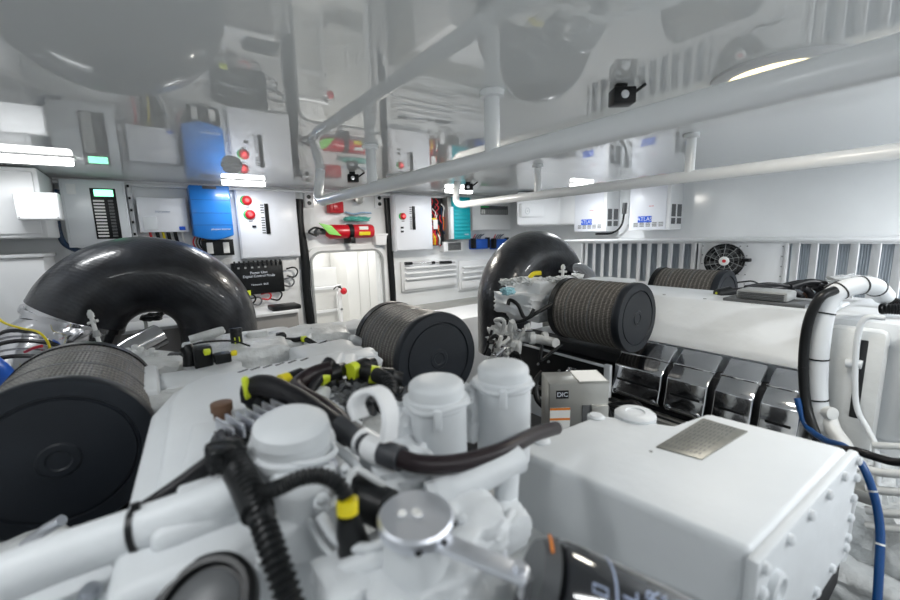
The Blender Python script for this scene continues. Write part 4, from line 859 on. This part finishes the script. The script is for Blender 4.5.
for i, (u, v, d, c, lb) in enumerate(((281, 384, .76, yellow, 'black round connector with orange-yellow ring in the centre'), (318, 378, .79, yellowg, 'black connector with small yellow tab left of middle filter'), (350, 372, .82, yellowg, 'black connector with lime ring beside the middle filter'), (370, 374, .80, yellowg, 'black angled connector with lime sleeve beside the middle filter'))):
    t = thing('cable_connector', lb, 'connector', P(u, v, d)); s = (1, .3, 0) if i < 3 else (1, -.5, -.3)
    a = P(u, v, d); dd = Vector(s).normalized(); bm = bmesh.new()
    lathe(bm, a-dd*.0, dd, [(0, .018), (.016, .018), (.018, .014)], 16); obj('locking_ring', bm, c, t)
    bm = bmesh.new(); lathe(bm, a+dd*.014, dd, [(0, .017), (.03, .019), (.035, .015), (.05, .014)], 16); obj('plug', bm, black, t)
    bm = bmesh.new(); lump(bm, a+dd*.02+Vector((0, 0, -.03)), (.025, .02, .025), .2, i, 2, 3); obj('socket', bm, black, t)
fat('wiring_loom', 'black corrugated loom bending down beside the middle filter', [P(360, 370, .84), P(374, 374, .80), P(386, 380, .77), P(391, 391, .75), P(386, 402, .74), P(378, 408, .74)], .015, black, rib=.1, seg=16)
fat('wiring_loom', 'black loom end with boot reaching toward the engine cover slots', [P(330, 362, .82), P(324, 370, .80), P(316, 380, .78), P(308, 392, .76)], .013, blackr)
for i, (u, v, d) in enumerate(((300, 385, .84), (340, 395, .82), (365, 398, .80), (328, 388, .84), (400, 400, .82), (350, 405, .78))):
    bm = bmesh.new(); lump(bm, P(u, v, d), (.035, .03, .025), .5, 60+i, 4, 4, .3); tag(obj('injector_unit', bm, (black, greyd, greyd)[i % 3]), 'dark metal injector unit beneath the looms in the centre', 'injector', 'injector units under the centre looms')
fat('wiring_loom', 'black main loom sweeping across in front of white canisters', [P(398, 458, .50), P(420, 464, .50), P(450, 464, .51), P(480, 458, .53), P(510, 447, .56), P(535, 434, .62), P(556, 428, .68)], [.0115, .0115, .0115, .011, .011], purple, seg=18)
t = thing('loom_sleeve', 'grey heat-shrink sleeve with white tape on the main loom', 'sleeve', P(370, 445, .53)); 
T('sleeve', shrink, t, [P(340, 425, .58), P(355, 436, .56), P(369, 446, .53)], .0165, seg=20); T('tape', white_flat, t, [P(362, 441, .545), P(374, 448, .53), P(384, 452, .52)], .0185, seg=20); T('sleeve', shrink, t, [P(382, 452, .52), P(390, 455, .51), P(402, 459, .50)], .0155, seg=20)
t = thing('plastic_tie', 'wide white plastic loop standing up in front of canisters', 'cable tie', P(380, 446, .52))
bm = bmesh.new()
lp = smooth_path([P(361, 418, .52), P(356, 405, .52), P(362, 394, .52), P(375, 390, .52), P(385, 398, .52), P(390, 415, .51), P(389, 440, .51)], 6)
for off in (-.009, -.006, -.003, 0, .003, .006, .009): sweep(bm, [p+(FW*.8+RT*.6)*off for p in lp], .0045, 12)
obj('loop', bm, white_flat, t)
# canisters, dome, castings (part of the left engine)
def canister(u, v, d, r, H, lab):
    p = P(u, v, d); bm = bmesh.new()
    lathe(bm, p, (0, 0, -1), [(0, r*.5), (.003, r*.78), (.008, r*.9), (.012, r*.93), (.026, r*.93), (.028, r*1.04), (.040, r*1.06), (.043, r*1.0), (H, r*.97)], 48); cn = obj('thermostat_housing', bm, engine_w, G)
    bm = bmesh.new(); tube(bm, [p+Vector((cos(a)*r*1.06, sin(a)*r*1.06, -.034+.004*sin(3*a))) for a in [2*pi*k/24 for k in range(25)]], .0035, seg=8, n=2); obj('clamp_ring', bm, engine_w, cn)
    dd = (EYE-p); dd.z = 0; dd.normalize(); q = p+dd*r*1.06+Vector((0, 0, -.036)); M = Matrix.Translation(q) @ Matrix.Rotation(atan2(dd.y, dd.x), 4, 'Z'); B('clamp_lug', engine_w, cn, (-.004, .006, -.006, .006, -.026, .006), bev=.003, M=M)
canister(436, 378, .62, .046, .16, '')
canister(503, 362, .68, .046, .17, '')
for q_, s_, k_ in ((P(405, 432, .63), (.03, .03, .05), 71), (P(473, 412, .70), (.026, .026, .055), 72), (P(400, 475, .56), (.05, .05, .045), 73)):
    bm = bmesh.new(); lump(bm, q_, s_, .2, k_, 3); obj('water_passage', bm, engine_w, G)
p = P(291, 416, .50); bm = bmesh.new(); lathe(bm, p, (0, .15, -1), [(0, .014), (.001, .026), (.004, .036), (.010, .044), (.022, .047), (.024, .045), (.034, .046), (.036, .052), (.045, .053), (.049, .050), (.11, .052), (.2, .058)], 48); obj('thermostat_housing', bm, engine_w, G)
for q_, s_, k_ in ((P(300, 525, .50), (.05, .05, .07), 77),):
    bm = bmesh.new(); lump(bm, q_, s_, .15, k_, 3); obj('water_passage', bm, engine_c, G)
bm = bmesh.new(); lathe(bm, P(303, 470, .47), (0, .1, -1), [(0, .030), (.005, .036), (.012, .038), (.15, .044)], 40); obj('thermostat_pipe', bm, engine_w, G)
# long white pipe
t = hose('coolant_pipe', 'thick white pipe running in from the bottom left corner', 'pipe', [P(-60, 600, .36), P(0, 580, .38), P(60, 557, .40), (P(138, 530, .42)), P(200, 508, .44), P(250, 489, .46)], .023, engine_w, 28, ())
pp = P(139, 530, .42); dd = (P(200, 508, .44)-P(60, 557, .40)).normalized(); bm = bmesh.new(); lathe(bm, pp-dd*.003, dd, [(0, .022), (0, .0245), (.006, .0245), (.006, .022)], 28); obj('cable_tie', bm, black, t)
B('tie_head', black, t, (-.004, .004, -.004, .004, -.002, .006), bev=.001, M=Matrix.Translation(pp+Vector((0, 0, .024))))
# front casting bottom left with pulley
bm = bmesh.new()
lump(bm, P(150, 600, .50), (.16, .10, .08), .12, 81, 2, 5, .6); lump(bm, P(40, 640, .5), (.14, .12, .05), .2, 82, 2, 4, .6); obj('front_casting', bm, engine_w, G)
T('casting_rib', engine_w, G, [P(110, 600, .42), P(160, 565, .42), P(215, 548, .42), P(255, 555, .42), P(285, 590, .42)], .012)
T('casting_rib', engine_w, G, [P(120, 555, .46), P(180, 535, .46), P(240, 520, .46)], .014)
pu = thing('pulley', 'black ringed round cap at bottom edge left of centre', 'cap', P(205, 610, .36))
n_ = (-FW*.55+Vector((0, 0, .8))).normalized(); bm = bmesh.new(); lathe(bm, P(207, 612, .37), n_, [(0, .046), (.012, .046), (.016, .041), (.016, .036), (.010, .034), (.010, .001)], 48); obj('rim', bm, black, pu)
bm = bmesh.new(); lathe(bm, P(207, 612, .37)+n_*.0105, n_, [(0, .032), (.003, .028), (.004, .001)], 40); obj('face', bm, greyd, pu)
bm = bmesh.new(); prism(bm, [P(60, 600, .42), P(100, 560, .45), P(108, 545, .46), P(75, 585, .42)], (0, 0, -.01), .002); 
B('dark_cover', black, G, (-.12, .06, .18, .34, 1.2, 1.215), bev=.004) if 0 else None
bm.free()
T('bracket_arm', alu, G, [P(25, 545, .62), P(45, 530, .60), P(62, 520, .6)], .008)
bm = bmesh.new(); lump(bm, P(25, 560, .62), (.06, .05, .03), .1, 84, 2); obj('cast_foot', bm, cast_w, G)
# corrugated conduits
t = hose('corrugated_conduit', 'black corrugated conduit running down through the foreground', 'wiring', [P(228, 452, .47), P(238, 462, .46), P(249, 485, .43), P(262, 520, .40), P(276, 560, .375), P(296, 620, .35)], .0125, black, 20, rib=.24, pitch=.0075)
T('conduit_joint', black, t, [P(238, 470, .455), P(246, 485, .44), P(258, 512, .41)], .0165, seg=18); T('clip', black, t, [P(252, 521, .40), P(262, 517, .40), P(270, 510, .40)], .008)
hose('corrugated_conduit', 'ribbed black conduit arching right to the yellow clip', 'wiring', [P(262, 493, .42), P(280, 487, .41), P(300, 478, .41), P(322, 476, .41), P(338, 484, .405), P(347, 499, .40)], .0085, black, 16, rib=.2, pitch=.0055)
hose('cable_sheath', 'smooth black sheathed cable from loom joint down to tied pipe', 'wiring', [P(238, 450, .48), P(218, 458, .48), P(200, 470, .475), P(180, 485, .465), P(160, 499, .455), P(140, 512, .45)], .0095, blackr, 16)
hose('cable_sheath', 'second black cable beside loom joint hanging behind the pipe', 'wiring', [P(215, 460, .50), P(210, 478, .50), P(204, 500, .49)], .014, black, 16)
hose('cable_sheath', 'black cable rising from loom joint past the white dome', 'wiring', [P(228, 455, .48), P(220, 440, .55), P(240, 425, .62), P(275, 408, .70)], .011, blackr, 16)
bm = bmesh.new(); lump(bm, P(226, 455, .47), (.022, .022, .018), .2, 91, 2); tag(obj('loom_joint', bm, black), 'black junction where the foreground cables meet', 'joint')
t = thing('yellow_clip', 'bright yellow clip with black plug beside the aluminium cap', 'clip', P(347, 515, .40)); T('clip', yellow, t, [P(347.5, 499, .40), P(347.5, 513, .40)], .0105, seg=14)
T('plug', black, t, [P(347, 514, .40), P(350, 530, .41), P(356, 555, .42)], [.010, .014, .018], seg=14)
t = thing('rubber_boot', 'black rubber sleeve on the pipe behind the aluminium cap', 'sleeve', P(375, 500, .46)); T('sleeve', black, t, [P(352, 492, .47), P(372, 503, .46), P(388, 510, .45)], .022, seg=20)
tag(T('clamp_strap', clear, None, [P(330, 506, .42), P(345, 490, .44), P(350, 475, .45), P(358, 470, .46), P(372, 478, .46), P(385, 486, .46)], .004, seg=8), 'pale strap around pipe near the yellow clip', 'strap')
# filler neck and aluminium cap
p = P(416, 516, .40); up = Vector((.02, -.06, 1)).normalized()
bm = bmesh.new(); lathe(bm, p-up*.012, -up, [(0, .030), (.02, .033), (.03, .036), (.12, .045)], 36); obj('filler_neck', bm, engine_w, G)
t = thing('aluminium_disc', 'round aluminium filler cap with worn screws in the foreground', 'cap', p-up*.012)
bm = bmesh.new(); lathe(bm, p-up*.012, up, [(0, .036), (.004, .0375), (.012, .0375), (.015, .035), (.0145, .001)], 48); obj('cap_disc', bm, alu, t)
for du, dv in ((-14, 3), (0, -8), (2, 3)):
    q = P(416+du, 516+dv, .40); q = q+up*(.0035-(q-p).dot(up)); bm = bmesh.new(); lathe(bm, q-up*.001, up, [(0, .0045), (.002, .004)], 10); obj('screw', bm, paper, t)
for k in (4, 6, 8):
    a = 2*pi*k/18+pi*.9; x, y = frame_of(up); q = p-up*.009+(Vector((cos(a), sin(a), 0)))*.0372; B('notch', black, t, (-.003, .003, -.003, .003, -.002, .0015), bev=.001, M=Matrix.Translation(q))
# lever
t = thing('lever', 'flat pale metal lever beside the aluminium cap', 'lever', P(435, 545, .37))
a, b = P(432, 538, .385), P(528, 577, .35); d = (b-a); L = d.length; d.normalize(); s = up.cross(d).normalized(); nn = d.cross(s); M = Matrix((d, s, nn)).transposed().to_4x4(); M.translation = a
B('bar', alu, t, (-.012, L, -.0105, .0105, -.004, .003), bev=.003, M=M); bm = bmesh.new(); lathe(bm, a+d*(L-.008)+nn*.002, nn, [(0, .006), (.008, .005)], 12); obj('bolt', bm, alu, t)
bm = bmesh.new(); lathe(bm, a+d*(L-.002)-nn*.02, nn, [(0, .006), (.02, .006)], 12); obj('pin', bm, steel, t)
# white pipe tee and castings
t = hose('coolant_pipe', 'white pipe joining aluminium cap casting to the big tank', 'pipe', [P(428, 498, .50), P(455, 488, .51), P(485, 474, .53), P(518, 458, .56)], .0195, engine_w, 24, ())
T('coupling', engine_w, t, [P(437, 495, .505), P(452, 489, .51)], .0235, seg=24); T('branch', engine_w, t, [P(508, 470, .55), P(506, 495, .54), P(504, 525, .53)], .016, seg=20)
bm = bmesh.new(); lump(bm, P(455, 535, .47), (.06, .05, .035), .2, 101, 2.5); lump(bm, P(490, 535, .50), (.06, .03, .03), .1, 102, 2); lump(bm, P(410, 590, .42), (.07, .07, .05), .15, 103, 2, 5); lump(bm, P(350, 590, .40), (.035, .04, .03), .15, 105, 2); lump(bm, P(460, 600, .45), (.06, .05, .04), .15, 104, 2); obj('front_casting', bm, engine_w, G)
T('casting_rib', engine_w, G, [P(325, 590, .40), P(345, 572, .40), P(375, 560, .40), P(395, 545, .41)], .012); T('casting_rib', engine_w, G, [P(468, 520, .48), P(480, 505, .50), P(470, 498, .52)], .018)
T('vent_line', engine_w, G, [P(300, 500, .46), P(320, 540, .43), P(345, 570, .41)], .004)
for i, (u, v, d, r_) in enumerate(((332, 462, .50, .005), (345, 470, .49, .005), (322, 500, .44, .006), (400, 440, .60, .006), (470, 398, .66, .006), (462, 520, .45, .006), (500, 552, .46, .006), (372, 560, .40, .006), (395, 590, .38, .006), (445, 575, .42, .006), (318, 575, .42, .006), (120, 575, .42, .007), (90, 590, .42, .007), (262, 560, .41, .006))):
    p = P(u, v, d); n_ = (EYE-p).normalized()*.5+Vector((0, 0, .6)); bm = bmesh.new(); lathe(bm, p-n_*.02, n_, [(0, r_*1.5), (.016, r_*1.5), (.017, r_), (.024, r_), (.025, r_*.6)], 6 if i % 2 else 12); obj('bolt', bm, engine_w if i % 3 else alu, G)
for q in ([P(300, 455, .52), P(330, 447, .55), P(352, 462, .52), P(365, 482, .50), P(360, 500, .48)], [P(405, 480, .52), P(425, 476, .52), P(448, 478, .53), P(470, 470, .55)], [P(320, 515, .42), P(338, 540, .41), P(368, 548, .40), P(392, 538, .40)], [P(450, 560, .43), P(480, 550, .44), P(500, 530, .47), P(512, 512, .50)]):
    T('fuel_line', engine_w, G, q, .0055, seg=10)
T('flange_rim', engine_w, G, [P(292+43*cos(a), 450+14*sin(a), .50-.03*sin(a)) for a in [k*pi/8 for k in range(-1, 10)]], .004, seg=8)
# big tank in the foreground
ZT = 1.2
t = thing('coolant_tank', 'large white rectangular coolant tank at lower right', 'tank', (.76, .3, .9))
def tz(u, v, z=ZT): p = at(u, v, 2, z); return (p.x, p.y, z)
poly = [tz(509, 447), tz(598, 413.5), tz(672, 424), tz(707, 412), tz(850, 448), tz(752, 552)]
bm = bmesh.new(); prism(bm, poly, (0, 0, -.20), .013); obj('tank_body', bm, engine_w, t)
a, b = Vector(poly[4]), Vector(poly[5]); d = (a-b).normalized(); nrm = Vector((d.y, -d.x, 0)); L = (a-b).length
M = Matrix((d, nrm, Vector((0, 0, 1)))).transposed().to_4x4(); M.translation = b
bm = bmesh.new(); box(bm, -.01, L+.01, -.004, .012, -.22, -.004, .006, M=M); ep_ = obj('end_plate', bm, engine_w, t)
for k in range(6):
    for zz in (-.016, -.19):
        q = M @ Vector((.006+k*(L-.012)/5, .010, zz)); bm = bmesh.new(); lathe(bm, q, nrm, [(0, .008), (.007, .0078), (.009, .004)], 10); obj('bolt', bm, engine_w, ep_)
for k in range(4):
    for xx in (.004, L-.004): q = M @ Vector((xx, .010, -.05-k*.04)); bm = bmesh.new(); lathe(bm, q, nrm, [(0, .008), (.007, .0078), (.009, .004)], 10); obj('bolt', bm, engine_w, ep_)
q = M @ Vector((.045, .008, -.065)); bm = bmesh.new(); lathe(bm, q, nrm, [(0, .024), (.012, .023), (.014, .017), (.008, .015), (.008, .002)], 28); obj('boss', bm, engine_w, ep_)
c1, c2 = Vector(poly[0]), Vector(poly[5]); T('side_flange', engine_w, t, [c1+Vector((0, 0, -.012)), c1+Vector((0, 0, -.1)), c1+Vector((.0, 0, -.19))], .009)
p = at(644, 419, 2, ZT); bm = bmesh.new(); lathe(bm, (p.x, p.y+.02, ZT-.03), (0, 0, 1), [(0, .042), (.035, .042), (.040, .036), (.041, .02), (.038, .018), (.038, .001)], 36); obj('tank_cap', bm, engine_w, t)
bm = bmesh.new(); pl = [tz(656, 446.5, ZT+.0022), tz(703, 418, ZT+.0022), tz(748, 431, ZT+.0022), tz(702, 459, ZT+.0022)]; prism(bm, pl, (0, 0, -.0030), .0006); pq = obj('rating_plate', bm, plaque, t)
A_, B_, D_2 = Vector(pl[0]), Vector(pl[1]), Vector(pl[3])
for i in range(9):
    f = .12+.09*i; q0 = A_.lerp(B_, .06)+(D_2-A_)*f; q1 = A_.lerp(B_, .94)+(D_2-A_)*f; bm = bmesh.new(); n_w = 9
    for k in range(n_w):
        u0, u1 = (k+.1)/n_w, (k+.1+.5+.3*random.random())/n_w; s0, s1 = q0.lerp(q1, u0), q0.lerp(q1, u1); w_ = (D_2-A_)*.028
        vs = [bm.verts.new(x+Vector((0, 0, .0004))) for x in (s0, s1, s1+w_, s0+w_)]; bm.faces.new(vs)
    obj('engraving', bm, greyd, pq, smooth=False)
p = at(651, 451.5, 2, ZT); bm = bmesh.new(); lathe(bm, (p.x, p.y, ZT-.001), (0, 0, 1), [(0, .0035), (.002, .003)], 10); obj('plug_screw', bm, grey, t)
for u, v in ((541, 441), (596, 417)):
    p = at(u, v, 2, ZT); bm = bmesh.new(); lathe(bm, (p.x, p.y, ZT-.01), (0, 0, 1), [(0, .018), (.012, .018), (.016, .013)], 20); obj('boss', bm, engine_w, t)
B('tank_bracket', engine_c, t, (.60, .95, .15, .45, .7, 1.02), bev=.01)
# oil filter
t = thing('oil_filter', 'shiny black oil filter with pale lettering at the bottom edge', 'oil filter', P(600, 590, .38))
a, b = P(540, 588, .40), P(745, 680, .385); d = (b-a).normalized(); R_ = .050
bm = bmesh.new(); lathe(bm, a, d, [(0, .02), (.002, .036), (.008, R_*.97), (.014, R_), (.15, R_), (.16, R_*.9)], 48); obj('canister', bm, mat('gloss_black', (.008, .009, .012), .10, coat=1), t)
bm = bmesh.new(); lathe(bm, a+d*.052, d, [(0, R_), (0, R_*1.004), (.0022, R_*1.004), (.0022, R_)], 48); obj('printed_band', bm, letterg, t)
bm = bmesh.new(); lathe(bm, a-d*.012, d, [(0, R_*.8), (.014, R_*.95)], 40); obj('seal', bm, greyd, t)
bm = bmesh.new(); sb_ = []; 
T('band', orange, t, [a+d*.012+(Vector((0, 0, 1))*cos(q)+d.cross(Vector((0, 0, 1))).normalized()*sin(q)*(1))*R_*1.0 for q in (-.5, -.2, .1)], .0016, seg=6)
def ontube(s, ang):   # point on the filter surface
    zz = (Vector((0, 0, 1))-d*d.z).normalized(); yy = d.cross(zz); return a+d*s+(zz*cos(ang)+yy*sin(ang))*(R_+.0004), (zz*cos(ang)+yy*sin(ang)), (-zz*sin(ang)+yy*cos(ang))
tocam = (EYE-(a+d*.07)).normalized(); best = max([k*.05 for k in range(126)], key=lambda q: ontube(.07, q)[1].dot(tocam))
for s_, da, wd, sz in ((.066, .25, 'OIL', .02), (.086, .2, 'FILTER', .018), (.100, .55, 'DIESEL', .008), (.122, .15, 'LUBE', .016), (.036, .35, '[]', .016)):
    p_, n_v, t_v = ontube(s_, best-da); text('lettering', wd, sz, p_, -t_v, n_v.cross(-t_v), letterg, t, .0003)
B('filter_mount', greyd, G, (.22, .30, .18, .30, 1.02, 1.18), bev=.01)
#END
# ------------------------------------------------------------------ lights, view
def area(name, loc, sz, e, rot, col=(1, 1, 1)):
    ld = bpy.data.lights.new(name, 'AREA'); ld.size = sz; ld.energy = e; ld.color = col
    o = bpy.data.objects.new(name, ld); C.objects.link(o); o.location = loc; o.rotation_euler = rot; return o
area('cabin_light', (1.6, 4.2, ZC+.22), .8, 12, (0, 0, 0), (1, .98, .96))
w = bpy.data.worlds.new('world'); S.world = w; w.use_nodes = True; w.node_tree.nodes['Background'].inputs['Color'].default_value = (.6, .62, .65, 1); w.node_tree.nodes['Background'].inputs['Strength'].default_value = .3
S.view_settings.view_transform = 'Standard'; S.view_settings.look = 'None'; S.view_settings.gamma = 1; S.view_settings.use_curve_mapping = False
S.view_settings.exposure = 1.3
S.cycles.max_bounces = 10; S.cycles.diffuse_bounces = 6; S.cycles.glossy_bounces = 6; S.cycles.use_denoising = True
S.cycles.sample_clamp_indirect = 6
